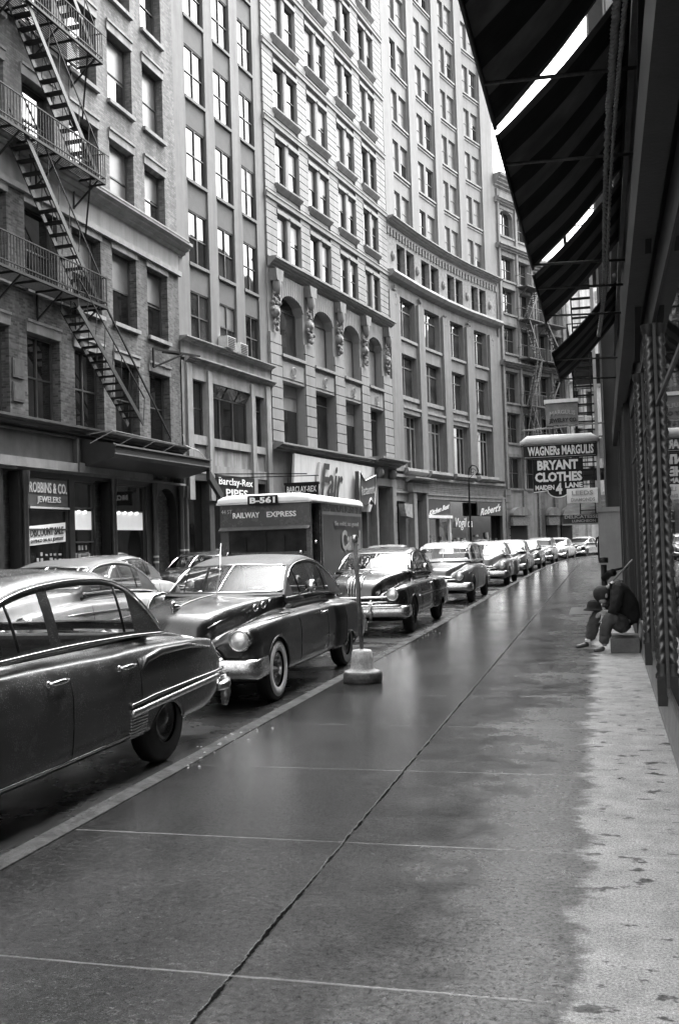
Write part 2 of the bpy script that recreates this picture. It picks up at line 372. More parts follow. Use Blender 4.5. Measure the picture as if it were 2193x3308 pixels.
# sidewalk: flagstones with wet film, dry strip by the wall
def sidewalk_mat():
    m, n, b = newmat('wet_flagstone'); P = pos(n); sp = NN(n, 'ShaderNodeSeparateXYZ'); n.links.new(P, sp.inputs[0]); X, Y = sp.outputs[0], sp.outputs[1]
    big = noise(n, .8, 6, P, .65); mid = noise(n, 4, 6, P, .7); fine = noise(n, 90, 3, P, .7)
    # dryness
    edge = noise(n, 1, 7, mapv(n, P, (2.2, 3.6, 1)), .72)
    d = math_(n, 'ADD', math_(n, 'ADD', X, .17), math_(n, 'MULTIPLY', math_(n, 'SUBTRACT', edge, .5), .62))
    dry = ramp(n, d, 0, 1, -.035, .05)
    half = ramp(n, math_(n, 'ADD', X, math_(n, 'MULTIPLY', math_(n, 'SUBTRACT', mid, .5), 1.0)), 0, 1, -1.0, -.1)
    spot = ramp(n, noise(n, 1, 4, mapv(n, P, (6, 9, 1)), .6), 1, 0, .60, .64)
    dry = math_(n, 'MULTIPLY', dry, spot)
    stone = ramp(n, mid, .75, 1.3, .3, .7); grain = math_(n, 'MULTIPLY', ramp(n, fine, .45, 1.6, .3, .7), ramp(n, noise(n, 260, 2, P), .55, 1.5, .3, .7))
    wetc = math_(n, 'MULTIPLY', math_(n, 'MULTIPLY', ramp(n, big, .014, .027, .3, .7), math_(n, 'MULTIPLY', ramp(n, noise(n, 34, 4, P, .85), .2, 2.1, .34, .66), ramp(n, noise(n, 13, 4, P, .7), .7, 1.35, .3, .7))), stone)
    wetc = math_(n, 'ADD', wetc, math_(n, 'MULTIPLY', half, .012))
    dryc = math_(n, 'MULTIPLY', stone, .38)
    mx = NN(n, 'ShaderNodeMix'); mx.data_type = 'FLOAT'; n.links.new(dry, mx.inputs[0]); n.links.new(wetc, mx.inputs[2]); n.links.new(dryc, mx.inputs[3])
    c = math_(n, 'MULTIPLY', mx.outputs[0], grain)
    # joints; cross lines painted pale for the glint of water in them
    wob = math_(n, 'MULTIPLY', math_(n, 'SUBTRACT', noise(n, 5, 4, P), .5), .014)
    yy = math_(n, 'ADD', math_(n, 'ADD', Y, wob), -3.52+16.6+.0)
    fy = math_(n, 'ABSOLUTE', math_(n, 'SUBTRACT', math_(n, 'FRACT', math_(n, 'ADD', math_(n, 'DIVIDE', yy, 1.66), .5)), .5))
    jy = ramp(n, fy, 1, 0, .0030, .0060)
    fx = math_(n, 'ABSOLUTE', math_(n, 'ADD', math_(n, 'ADD', X, 1.4), math_(n, 'MULTIPLY', math_(n, 'SUBTRACT', noise(n, 3, 6, P, .75), .5), .034)))
    jw = ramp(n, noise(n, 9, 5, P, .8), -.006, .009, .35, .65); jx = ramp(n, math_(n, 'ADD', fx, jw), 1, 0, .007, .016)
    brk = ramp(n, noise(n, 1.6, 3, P), .55, 1, .36, .55)
    jy = math_(n, 'MULTIPLY', jy, brk)
    c = math_(n, 'MULTIPLY', c, math_(n, 'SUBTRACT', 1, math_(n, 'MULTIPLY', jx, .75)))
    c = math_(n, 'ADD', c, math_(n, 'MULTIPLY', jy, .10))
    # gum and litter specks
    vo = NN(n, 'ShaderNodeTexVoronoi'); vo.inputs['Scale'].default_value = 3.1; n.links.new(P, vo.inputs['Vector'])
    sp_ = ramp(n, vo.outputs['Distance'], 1, 0, .022, .035); c = math_(n, 'ADD', c, math_(n, 'MULTIPLY', sp_, .07))
    n.links.new(c, b.inputs['Base Color'])
    wr = ramp(n, math_(n, 'ADD', math_(n, 'MULTIPLY', big, .6), math_(n, 'MULTIPLY', mid, .4)), .05, .36, .30, .74)
    wr = math_(n, 'ADD', wr, math_(n, 'MULTIPLY', half, .15))
    lane = math_(n, 'MULTIPLY', ramp(n, math_(n, 'ADD', X, math_(n, 'MULTIPLY', edge, .5)), 1, 0, -1.6, -.9), ramp(n, mid, .2, 1, .35, .6))
    px_ = math_(n, 'POWER', math_(n, 'DIVIDE', math_(n, 'ADD', X, 2.05), .42), 2); py_ = math_(n, 'POWER', math_(n, 'DIVIDE', math_(n, 'SUBTRACT', Y, 6.25), .62), 2)
    pud = ramp(n, math_(n, 'ADD', math_(n, 'ADD', px_, py_), math_(n, 'MULTIPLY', math_(n, 'SUBTRACT', mid, .5), 1.6)), 1, 0, .7, 1.1)
    wr = math_(n, 'MAXIMUM', math_(n, 'SUBTRACT', math_(n, 'SUBTRACT', wr, math_(n, 'MULTIPLY', lane, .10)), math_(n, 'MULTIPLY', pud, .3)), .035)
    r2 = NN(n, 'ShaderNodeMix'); r2.data_type = 'FLOAT'; n.links.new(dry, r2.inputs[0]); n.links.new(wr, r2.inputs[2]); r2.inputs[3].default_value = .85
    n.links.new(math_(n, 'ADD', r2.outputs[0], math_(n, 'MULTIPLY', jx, .3)), b.inputs['Roughness'])
    n.links.new(math_(n, 'MULTIPLY', math_(n, 'SUBTRACT', 1, jx), ramp(n, noise(n, 42, 4, P, .85), .05, 1.0, .38, .62)), b.inputs['Specular IOR Level'])
    b.inputs['IOR'].default_value = 1.5
    h = math_(n, 'ADD', math_(n, 'MULTIPLY', fine, .22), math_(n, 'MULTIPLY', noise(n, 1, 4, mapv(n, P, (2, 9, 1))), .22))
    h = math_(n, 'SUBTRACT', h, math_(n, 'ADD', math_(n, 'MULTIPLY', jx, .3), math_(n, 'MULTIPLY', jy, .2)))
    bump(n, b, h, .45, .009)
    return m
def road_mat():
    m, n, b = newmat('wet_asphalt'); P = pos(n)
    big = noise(n, .5, 5, P); fine = noise(n, 70, 3, P, .7)
    n.links.new(math_(n, 'MULTIPLY', ramp(n, big, .02, .04), ramp(n, fine, .5, 1.5)), b.inputs['Base Color'])
    n.links.new(ramp(n, noise(n, 1.3, 5, P), .12, .4), b.inputs['Roughness'])
    bump(n, b, math_(n, 'ADD', math_(n, 'MULTIPLY', fine, .3), noise(n, 3, 3, P)), .35, .012); return m
SW = sidewalk_mat()
kin = offset(KR, .14)
wallR = [(.9, -30), (.9, 45)]+offset(KERB[2:], 4.1)
wr = smoothpl(wallR, 4)
def pair(a, b, n=140):
    def rs(pl):
        L = [0]
        for p, q in zip(pl, pl[1:]): L.append(L[-1]+math.dist(p, q))
        t = np.linspace(0, L[-1], n); return list(zip(np.interp(t, L, [p[0] for p in pl]), np.interp(t, L, [p[1] for p in pl])))
    return rs(a), rs(b)
a, b = pair(offset(KR, .158), wr); tag(ribbon(a, b, 0).build('sidewalk', SW), 'wet stone sidewalk with a dry strip along the shop wall', 'sidewalk', kind='structure')
# kerb stones with a real face
mb = MB(); vs = []; a, b = pair(KR, kin); n_ = len(a)
for p, q in zip(a, b): vs += [(q[0], q[1], -.04), (q[0]-.006, q[1], -.004), (p[0]+.015, p[1], .004), (p[0], p[1], -.012), (p[0]-.02, p[1], -.15)]
mb.add(vs, [(5*i+j, 5*i+j+1, 5*i+6+j, 5*i+5+j) for i in range(n_-1) for j in range(4)])
def kerb_mat():
    m, n, b = newmat('wet_granite_kerb'); P = pos(n); sp = NN(n, 'ShaderNodeSeparateXYZ'); n.links.new(P, sp.inputs[0])
    c = math_(n, 'MULTIPLY', ramp(n, noise(n, 9, 6, P, .75), .006, .055, .34, .66), ramp(n, noise(n, 80, 3, P, .7), .6, 1.4))
    fy = math_(n, 'ABSOLUTE', math_(n, 'SUBTRACT', math_(n, 'FRACT', math_(n, 'DIVIDE', math_(n, 'ADD', sp.outputs[1], 20), 2.3)), .5))
    c = math_(n, 'MULTIPLY', c, ramp(n, fy, .2, 1, .002, .006)); n.links.new(c, b.inputs['Base Color'])
    b.inputs['IOR'].default_value = 1.25; n.links.new(ramp(n, noise(n, 3, 4, P), .35, .75), b.inputs['Roughness']); bump(n, b, math_(n, 'ADD', noise(n, 25, 5, P), noise(n, 4, 3, P)), .8, .02); return m
tag(mb.build('kerb', kerb_mat()), 'wet granite kerb on the near side', 'kerb', kind='structure')
a, b = pair(KL, KR); tag(ribbon(a, b, -.15).build('road', road_mat()), 'wet dark asphalt roadway', 'road', kind='structure')
a, b = pair(offset(FAC, -1), KL); tag(ribbon(a, b, 0).build('far_sidewalk', SW), 'sidewalk across the street', 'sidewalk', kind='structure')
mb = MB(); vs = []
for p in KL: vs += [(p[0]-.18, p[1], .003), (p[0], p[1], .003), (p[0]+.02, p[1], -.15)]
mb.add(vs, [(3*i+j, 3*i+j+1, 3*i+4+j, 3*i+3+j) for i in range(len(KL)-1) for j in range(2)])
tag(mb.build('far_kerb', kerb_mat()), 'granite kerb across the street', 'kerb', kind='structure')
mb = MB(); mb.add([(-400, -300, -.22), (400, -300, -.22), (400, 500, -.22), (-400, 500, -.22)], [(0, 1, 2, 3)])
tag(mb.build('ground', mat('city_ground', .06, .8)), 'ground below the streets', 'ground', kind='structure')
# broken ice / slush crumbs along the kerb
mb = MB(); rr = random.Random(3)
for i in range(120):
    c_ = rr.choice([7.3, 8.0, 11.9, 13.9, 16.2, 17.2, 23.6, 24.5]); y = rr.gauss(c_, .32); x = -3.02+rr.gauss(0, .11); r = rr.uniform(.003, .017)
    mb.add([(x-r, y, .003), (x, y-r*rr.uniform(.6, 1.6), .003), (x+r, y, .003), (x, y+r, .003), (x, y, .003+r*.7)], [(0, 1, 4), (1, 2, 4), (2, 3, 4), (3, 0, 4)])
tag(mb.build('slush_crumbs', mat('slush', .22, .4, .3, 20)), 'wet crumbs of slush and litter strewn along the kerb', 'slush', kind='stuff')
# ============================================================ facades
def quad(mb, u0, u1, z0, z1, y): return mb.add([(u0, y, z0), (u1, y, z0), (u1, y, z1), (u0, y, z1)], [(0, 1, 2, 3)])
def wall(mb, u0, u1, z0, z1, holes, y=0, rev=.28):
    """wall sheet with real openings and reveals; holes (u0,u1,z0,z1[,arch rise])"""
    us = sorted({u0, u1}|{h[0] for h in holes}|{h[1] for h in holes}); zs = sorted({z0, z1}|{h[2] for h in holes}|{h[3] for h in holes})
    us = [u for u in us if u0 <= u <= u1]; zs = [z for z in zs if z0 <= z <= z1]
    for i in range(len(us)-1):
        for j in range(len(zs)-1):
            cu, cz = (us[i]+us[i+1])/2, (zs[j]+zs[j+1])/2
            if any(h[0] < cu < h[1] and h[2] < cz < h[3] for h in holes): continue
            quad(mb, us[i], us[i+1], zs[j], zs[j+1], y)
    for h in holes:
        a, b, c, d = h[:4]
        vs = [(a, y, c), (b, y, c), (b, y, d), (a, y, d), (a, y+rev, c), (b, y+rev, c), (b, y+rev, d), (a, y+rev, d)]
        mb.add(vs, [(0, 4, 5, 1), (1, 5, 6, 2), (2, 6, 7, 3), (3, 7, 4, 0)])
        if len(h) > 4:
            n = 10; r = h[4]; pts = [(a+(b-a)*i/n, d-r*(1-math.sqrt(max(0, 1-(2*i/n-1)**2)))) for i in range(n+1)]
            for p, q in zip(pts, pts[1:]):
                mb.add([(p[0], y-.001, p[1]), (q[0], y-.001, q[1]), (q[0], y-.001, d+.001), (p[0], y-.001, d+.001), (p[0], y+rev, p[1]), (q[0], y+rev, q[1])], [(0, 1, 2, 3), (0, 4, 5, 1)])
RW = random.Random(11)
def window(root, T, base, u0, u1, z0, z1, y, mull=(), trans=(), rail=True, glass=None, frame='frame', shade=0, t=.055, name='window', curtain=None):
    fm = MB(T); d0, d1 = y, y+.07
    fm.box(u0, u1, d0, d1, z0, z0+t); fm.box(u0, u1, d0, d1, z1-t, z1); fm.box(u0, u0+t, d0, d1, z0+t, z1-t); fm.box(u1-t, u1, d0, d1, z0+t, z1-t)
    for m in mull: c = u0+(u1-u0)*m; fm.box(c-t*.6, c+t*.6, d0+.004, d1-.004, z0+t, z1-t)
    if rail: c = (z0+z1)/2; fm.box(u0+t, u1-t, d0+.01, d1-.01, c-t*.45, c+t*.45)
    for m in trans: c = z0+(z1-z0)*m; fm.box(u0+t, u1-t, d0+.006, d1-.006, c-t*.5, c+t*.5)
    f = fm.build(name, M[frame], root, base)
    g = glass or RW.choice(['g1', 'g1', 'g1', 'g2', 'g3'])
    p = MB(T); quad(p, u0+t, u1-t, z0+t, z1-t, y+.055); po = p.build('pane', M[g], f, base)
    if shade:
        s = MB(T); quad(s, u0+t+.01, u1-t-.01, z1-t-(z1-z0-2*t)*abs(shade), z1-t, y+.048); s.build('window_shade', M['shade' if shade > 0 else 'shade_dark'], f, base)
    if curtain:
        s = MB(T)
        for k in range(9):
            a = u0+t+(u1-u0-2*t)*k/9; b = a+(u1-u0-2*t)/9; s.add([(a, y+.052, z0+t), ((a+b)/2, y+.046, z0+t), (b, y+.052, z0+t), (a, y+.052, z1-t), ((a+b)/2, y+.046, z1-t), (b, y+.052, z1-t)], [(0, 1, 4, 3), (1, 2, 5, 4)])
        s.build('curtain', M['shade_dark' if curtain < 0 else 'shade'], f, base)
    return f
def cornice(mb, u0, u1, z, h, proj, steps=3, y0=0):
    """stepped crown moulding, top at z, height h"""
    pr = [(y0, z)]; pr.append((y0-proj, z)); pr.append((y0-proj, z-h*.22))
    for i in range(1, steps+1):
        k = i/steps; pr.append((y0-proj*(1-k)-.02, z-h*.22-h*.78*(k-.5/steps))); pr.append((y0-proj*(1-k)-.02 if i < steps else y0-.02, z-h*.22-h*.78*k))
    pr.append((y0, z-h)); return mb.prism(pr, u0, u1)
def glow_mat(name, v):
    return mat(name, .8, .6, .05, 3, emit=v)
def building(name, label, loc):
    return empty(name, loc, label, 'building')

brick1 = brickmat('painted_brick', .135, .11, .32, streak=.35)
brick1b = brickmat('sooty_brick', .085, .09, .45, streak=.4)
stone1 = mat('sooty_stone', .22, .8, .2, 2, bmp=.3, streak=.35)
stone1d = mat('shopfront_stone', .045, .5, .3, 2, bmp=.2, streak=.3)
# ------------------------------------------------------------ 1: brick loft building with jeweller's shop
T1 = Fr(FAC[0], FAC[1]); E1 = T1.L; sh1 = shift(T1, E1); B1 = tuple(T1((E1, 0, 0)))
b1 = building('brick_loft_building', 'painted brick loft building with a black fire escape above a jewellers shop', B1)
H1 = 28.3
cols = [(-2.6, -.97), (-5.13, -3.42), (-7.66, -5.88), (-10.22, -8.5), (-12.78, -11.1), (-15.35, -13.7), (-17.9, -16.2)]
rows_up = [(13.72, 16.0), (17.4, 19.87), (21.17, 23.65), (24.95, 27.2)]
mb = MB(sh1); wall(mb, -48, 0, 13.25, H1, [(a, b, z0, z1) for a, b in cols for z0, z1 in rows_up], rev=.42)
mb.box(-48, 0, .47, 14, 0, H1-.02); mb.add([(-48, 0, H1), (0, 0, H1), (0, 14, H1), (-48, 14, H1)], [(0, 1, 2, 3)])
mb.add([(0, 0, 0), (0, 14, 0), (0, 14, H1), (0, 0, H1)], [(0, 1, 2, 3)])
mb.build('wall', brick1, b1, B1)
rows_lo = [(5.62, 8.2), (9.53, 12.12)]
mb = MB(sh1); lo = [(a, b, z0, z1) for a, b in cols for z0, z1 in rows_lo]
wall(mb, -48, 0, 5.5, 12.35, lo, rev=.42); mb.build('wall', brickmat('lower_brick', .08, .10, .55, streak=.42), b1, B1, label='darker sooty brick of the second and third floors')
tr = MB(sh1)
for a, b in cols:
    for z0, z1 in rows_up+rows_lo:
        tr.box(a-.06, b+.06, -.13, .02, z0-.14, z0-.003); tr.box(a-.05, b+.05, -.045, .03, z1+.003, z1+.3); tr.box(a-.05, b+.05, -.09, .03, z1+.3, z1+.38)
tr.build('window_trim', stone1, b1, B1)
tr = MB(sh1); wall(tr, -48, 0, 12.35, 13.25, [], y=-.02); tr.box(-48, .06, -.14, 0, 12.36, 12.55); cornice(tr, -48, .42, 13.72, .5, .48); tr.box(-48, .1, -.5, .1, 13.70, 13.76)
tr.build('cornice', mat('painted_stone', .24, .75, .12, 1.5, bmp=.15, streak=.2), b1, B1)
for ci, (a, b) in enumerate(cols[:6]):
    for ri, (z0, z1) in enumerate(rows_up+rows_lo):
        lowr = ri >= 4
        shd = {(0, 0): -.45, (1, 0): -.95, (0, 1): -.95, (1, 1): -.55, (1, 2): 0}.get((ci, ri), 0) if not lowr else {(0, 5): -.45, (1, 5): -.48, (2, 5): -.5}.get((ci, ri), 0)
        window(b1, sh1, B1, a+.02, b-.02, z0, z1, .27, rail=True, frame='frame', shade=shd, glass='g1' if lowr else RW.choice(['gm', 'gm', 'g1']), mull=(.5,) if ri == 4 and ci > 1 else ())
# ceiling lamp seen through third-floor window
lm = MB(sh1); lm.ball((-4.95, .3, 10.9), .09, 8); tag(lm.build('ceiling_lamp', glow_mat('bulb', 1), None, B1), 'small round lamp glowing in a third floor window of the brick building', 'lamp')
# shopfront
sf = MB(sh1); cornice(sf, -48, -.1, 5.56, .34, .42); sf.box(-48, -7.9, -.16, .1, 5.17, 5.2)
wall(sf, -48, 0, 4.4, 5.25, [], y=-.06); sf.box(-7.95, -7.82, -.2, 0, 4.1, 5.2)
sf.build('shop_cornice', stone1d, b1, B1)
sf = MB(sh1); sf.box(-48, -7.96, -.22, -.06, 4.1, 4.38); sf.box(-7.82, -2.9, -.2, -.06, 4.1, 4.42); sf.box(-48, 0, -.1, .1, 4.02, 4.1)
sf.build('sign_band', mat('worn_grey_band', .17, .6, .2, 2, streak=.2), b1, B1)
shop_holes = [(-48+i, -48+i+.01, 1, 1.1) for i in ()]+[(-11.6, -10.85, .0, 4.0), (-10.45, -8.22, .55, 3.86), (-7.93, -6.72, .55, 3.82), (-6.7, -5.75, 0, 3.9), (-5.45, -3.2, .55, 3.85), (-2.4, -.75, 0, 3.85, .8), (-14.6, -12.1, .55, 3.8), (-17.5, -15, .55, 3.8)]
sf = MB(sh1); wall(sf, -48, 0, 0, 4.1, shop_holes, y=-.05, rev=.35); sf.build('shopfront', mat('black_shopfront', .022, .35, .3, 4, spec=.6, streak=.2), b1, B1)
def shopwin(u0, u1, zs, name='shop_window'):
    fm = MB(sh1)
    for u in (u0, u1-.06): fm.box(u, u+.06, .02, .1, .55, zs[-1])
    for z in zs: fm.box(u0, u1, .0, .1, z-.05, z)
    f = fm.build(name, M['frame'], b1, B1); p = MB(sh1); quad(p, u0+.06, u1-.06, .55, zs[-1]-.05, .08); p.build('pane', M['g1'], f, B1)
    return f
w1 = shopwin(-10.45, -8.22, (.6, 2.3, 2.9, 3.86)); w2 = shopwin(-7.93, -6.72, (.6, 1.9, 3.0, 3.82)); w3 = shopwin(-5.45, -3.2, (.6, 2.95, 3.85)); shopwin(-14.6, -12.1, (.6, 2.2, 2.9, 3.8)); shopwin(-17.5, -15, (.6, 2.9, 3.8))
glow = glow_mat('lit_shade', .06);  # valances emit, standing in for bulb light falling on them
for f, a, b, zz0, zz1, nb in ((w2, -7.88, -6.78, 2.27, 2.88, 2), (w3, -5.38, -3.3, 2.27, 2.9, 4)):
    s = MB(sh1); quad(s, a, b, zz0, zz1, .06); s.build('lit_valance', glow, f, B1)
    for k in range(nb):
        s = MB(sh1); s.ball((a+(b-a)*(k+.7)/(nb+.9), .0, zz1-.03), .055, 6); s.build('bulb', glow_mat('bulb_shop', .35), f, B1)
s = MB(sh1); s.box(-10.39, -8.28, -.02, .05, 2.98, 3.8); sb = s.build('sign_board', mat('charcoal_board', .06, .5), b1, B1)
s = MB(sh1); s.box(-10.39, -8.28, -.1, .0, 2.9, 2.96); s.build('sign_ledge', M['frame_light'], b1, B1)
text('lettering', 'ROBBINS & CO.', sh1, -10.33, -8.36, 3.38, 3.7, -.04, M['text_grey'], b1, B1, bold=.012)
text('lettering', 'JEWELERS', sh1, -9.95, -8.7, 2.99+.05, 3.28, -.04, M['text_grey'], b1, B1, bold=.01)
# goods in the windows: small pale cards
for (a, b, z0, z1, nx, nz) in ((-10.4, -8.3, .95, 1.6, 9, 4), (-14.5, -12.2, .9, 2.0, 8, 6), (-7.85, -6.8, 1.1, 1.8, 5, 3), (-5.4, -3.3, .9, 1.3, 8, 2)):
    s = MB(sh1)
    for i in range(nx):
        for j in range(nz):
            if RW.random() < .7:
                u = a+(b-a)*(i+RW.uniform(.1, .3))/nx; z = z0+(z1-z0)*(j+.2)/nz; s.box(u, u+(b-a)/nx*RW.uniform(.3, .7), .066, .075, z, z+(z1-z0)/nz*RW.uniform(.3, .7))
    s.build('window_display', mat('display_cards', .35, .6, .3, 7), b1, B1)
t = empty('sale_banner', sh1((-9.35, .0, 1.8)), 'white discount sale banner taped inside the jewellers window', 'banner'); BB = tuple(t.location)
s = MB(sh1); s.poly([(-10.36, 1.78), (-8.34, 1.9), (-8.33, 2.5), (-10.34, 2.36)], .045, .06); s.build('banner', glow_mat('glowing_banner', .02), t, BB)  # paper emits faintly, its brightness put into the material
text('lettering', 'DISCOUNT SALE', sh1, -10.22, -8.48, 2.09, 2.33, .03, M['text_black'], t, BB, bold=.02, rot=.1)
text('lettering', 'SAVINGS ON ALL JEWELRY', sh1, -10.22, -8.48, 1.88, 2.01, .03, M['text_black'], t, BB, bold=.02, rot=.1)
# shop columns with pale bands near the door
for u in (-2.68, -.5, -.16, -5.62, -10.65):
    c = MB(sh1); c.lathe([(.13, 0), (.13, .35), (.1, .4), (.09, 3.5), (.13, 3.6), (.15, 4.0)], (u, -.12, 0), n=12); co = c.build('shop_column', M['wood'] if u < -5 else stone1d, b1, B1)
    if u > -3:
        c = MB(sh1)
        for z in (1.05, 1.25, .5, .62, 1.45)[:4 if u < -1 else 5]: c.lathe([(.105, z), (.112, z+.02), (.112, z+.05), (.105, z+.07)], (u, -.12, 0), n=12)
        c.build('pale_band', M['frame_light'], co, B1)
# small plaques on second floor pier
for u, z in ((-11.0, 7.0), (-11.0, 6.3)):
    pl = MB(sh1); pl.box(u, u+.55, -.05, .0, z-.28, z+.28); pl.box(u+.05, u+.5, -.06, -.04, z-.22, z+.22); pl.build('plaque', mat('bronze_plaque', .07, .5, .3, 5), b1, B1)
# marquee: dark metal hood over the entrance
mq = empty('entrance_marquee', sh1((-4, -.9, 4.4)), 'long black iron marquee sloping out over the loft building entrance', 'marquee'); MQ = tuple(mq.location)
s = MB(sh1)
prof = [(-.05, 5.2), (-1.25, 5.0), (-1.3, 4.96), (-1.3, 4.68), (-1.22, 4.55), (-.4, 4.35), (-.05, 4.3)]
s.prism(prof, -7.5, -.3); s.build('hood', mat('marquee_iron', .016, .55, .3, 4), mq, MQ)
s = MB(sh1)
s.box(-7.55, -.25, -1.36, -1.3, 4.93, 4.98); s.box(-7.55, -.25, -1.34, -1.3, 4.66, 4.7)
s.build('edge_strip', mat('worn_iron_edge', .12, .4, .3, 5), mq, MQ)
s = MB(sh1)
for u0, u1 in ((-7.3, -.5),):
    s.bar((-7.3, -1.1, 5.45), (-2.6, -1.1, 5.38), .025); s.bar((-7.4, -.2, 5.35), (-7.3, -1.1, 5.45), .025)
    for k in range(4): u = -7.3+k*1.55; s.bar((u, -1.1, 5.42), (u-.45, -.55, 5.02), .025); 
s.build('rail', mat('pale_rusted_rail', .2, .5), mq, MQ)
s = MB(sh1); s.poly([(-.35, 4.6), (.9, 3.7), (.9, 3.35), (-.35, 4.2)], -1.3, -1.15); s.build('end_flap', mat('marquee_flap', .035, .6), mq, MQ)
s = MB(sh1); s.tube([(-2.6, -1.3, 5.75), (-2.4, -1.3, 5.35), (-1.9, -1.3, 5.3), (-1.3, -1.3, 5.25), (-.6, -1.3, 4.95), (-.2, -1.3, 4.98)], .012, 5); tag(s.build('loose_wire', mat('pale_wire', .6, .4), None, MQ), 'loose pale wire curling above the black marquee', 'wire')
# wall bracket (iron triangle) beside 2nd floor
s = MB(sh1)
for p, q in (((-2.45, -.1, 9.05), (.2, -.75, 9.15)), ((-2.45, -.1, 9.05), (-2.45, -.1, 8.35)), ((-2.45, -.1, 8.35), (-.9, -.55, 9.05)), ((-1.7, -.1, 9.05), (-.9, -.5, 9.05))): s.bar(p, q, .07)
tag(s.build('sign_bracket', M['iron'], None, sh1((-2.4, 0, 9))), 'black iron triangular bracket sticking out of the brick pier', 'bracket')
# ------------------------------------------------------------ fire escape
fe = empty('fire_escape', sh1((-9.5, -.5, 5.6)), 'black iron fire escape zigzagging down the painted brick loft building', 'fire escape'); FE = tuple(fe.location)
def platform(z, u0, u1, d=.98, rails=True):
    s = MB(sh1)
    for y in (-.04, -d): s.box(u0, u1, y-.03, y+.03, z-.1, z-.02)
    n = int((u1-u0)/.11)
    for y in np.arange(-.12, -d, -.075): s.box(u0, u1, y-.018, y+.018, z-.035, z-.01)
    for k in range(int((u1-u0)/1.1)+2): u = min(u0+k*1.1, u1); s.box(u-.03, u+.03, -d, 0, z-.1, z-.04)
    s.build('platform', M['iron'], fe, FE)
    r = MB(sh1)
    for h in (.12, .93): r.box(u0, u1, -d-.02, -d+.02, z+h-.018, z+h+.018); r.box(u1-.02, u1+.02, -d, 0, z+h-.018, z+h+.018)
    for u in np.arange(u0, u1+.01, .14): r.box(u-.011, u+.011, -d-.011, -d+.011, z-.02, z+.93)
    for y in np.arange(-d, 0, .16): r.box(u1-.011, u1+.011, y-.011, y+.011, z, z+.93)
    r.box(u1-.02, u1+.28, -d-.01, -d+.01, z+.92, z+.95)
    r.build('railing', M['iron'], fe, FE)
    for u in np.arange(u1-.4, u0, -2.1):
        b = MB(sh1); b.bar((u, -.05, z-.85), (u, -d+.05, z-.1), .045); b.bar((u, -.05, z-.9), (u, -.05, z), .045); b.build('bracket', M['iron'], fe, FE)
def stair(u0, z0, u1, z1, y0=-.9, y1=-.3, n=14, hand=True):
    s = MB(sh1); d = Vector((u1-u0, 0, z1-z0))
    for y in (y0, y1): s.bar((u0, y, z0), (u1, y, z1), .035, .17)
    s.build('stringer', mat('iron_stringer', .03, .45, .4, 12), fe, FE)
    s = MB(sh1)
    for k in range(1, n): t = k/n; u = u0+d.x*t; z = z0+d.z*t; s.box(u-.12, u+.13, y0, y1, z-.015, z+.02); s.box(u-.12, u-.1, y0, y1, z-.04, z+.02)
    s.build('tread', M['iron'], fe, FE, label='run of iron treads'); 
    if hand:
        s = MB(sh1)
        for y in (y0, y1):
            s.bar((u0+.1, y, z0+.9), (u1+.12, y, z1+.9), .035)
            for k in range(0, n+1, 2): t = k/n; s.bar((u0+d.x*t, y, z0+d.z*t), (u0+d.x*t+.1, y, z0+d.z*t+.9), .02)
        s.build('handrail', M['iron'], fe, FE)
for z, u1 in ((21.7, -7.14), (17.62, -7.14), (13.62, -7.14), (9.5, -7.22)): platform(z, -16.5, u1)
stair(-11.2, 21.7, -7.6, 17.8); stair(-11.2, 17.6, -7.5, 13.75); stair(-11.4, 13.6, -7.65, 9.6); stair(-9.0, 9.1, -5.0, 5.9, -1.0, -.4, 16)
# long thin brace/drop rods
s = MB(sh1); s.bar((-7.3, -.98, 9.5), (-3.0, -1.0, 5.6), .05); s.bar((-7.9, -.9, 17.6), (-7.0, -.1, 15.9), .05); s.bar((-7.9, -.9, 13.6), (-7.0, -.1, 11.9), .05); s.build('drop_rod', M['iron'], fe, FE)

# ------------------------------------------------------------ 2: narrow stucco building with pipe shop
T2 = Fr(FAC[1], FAC[2]); L2 = T2.L; B2 = tuple(T2((0, 0, 0)))
b2 = building('stucco_loft_building', 'narrow grey stucco loft building with paired sash windows above the pipe shop', B2)
H2 = 34; pier2 = mat('pier_stucco', .15, .8, .1, 2, bmp=.2, streak=.22); span2 = mat('spandrel_stucco', .095, .85, .1, 3, bmp=.2, bscale=60)
c2 = [(.98, 2.66), (3.44, 5.03), (5.85, 7.3)]; r2 = [(10.08, 12.1), (13.25, 15.45), (16.72, 18.97), (20.18, 22.38), (23.6, 25.82), (27.05, 29.25), (30.45, 32.7)]
mb = MB(T2); wall(mb, 0, L2, 9.0, H2, [(a, b, z0, z1) for a, b in c2 for z0, z1 in r2], y=.1, rev=.22)
mb.box(0, L2, .45, 12, 0, H2-.02); mb.add([(0, .1, H2), (L2, .1, H2), (L2, 12, H2), (0, 12, H2)], [(0, 1, 2, 3)]); mb.add([(L2, .1, 0), (L2, 12, 0), (L2, 12, H2), (L2, .1, H2)], [(0, 1, 2, 3)]); mb.add([(0, .1, 0), (0, 12, 0), (0, 12, H2), (0, .1, H2)], [(0, 1, 2, 3)])
mb.build('wall', span2, b2, B2)
mb = MB(T2)
for a, b in ((.03, .98), (2.66, 3.44), (5.03, 5.85), (7.3, 8.12)): mb.box(a, b, .03, .12, 10.05, H2-.05)
mb.build('pier', pier2, b2, B2)
mb = MB(T2)
for a, b in c2:
    for z0, z1 in r2[1:]: mb.box(a-.0, b+.0, .0, .14, z0-.13, z0-.002)
mb.build('window_sill', pier2, b2, B2)
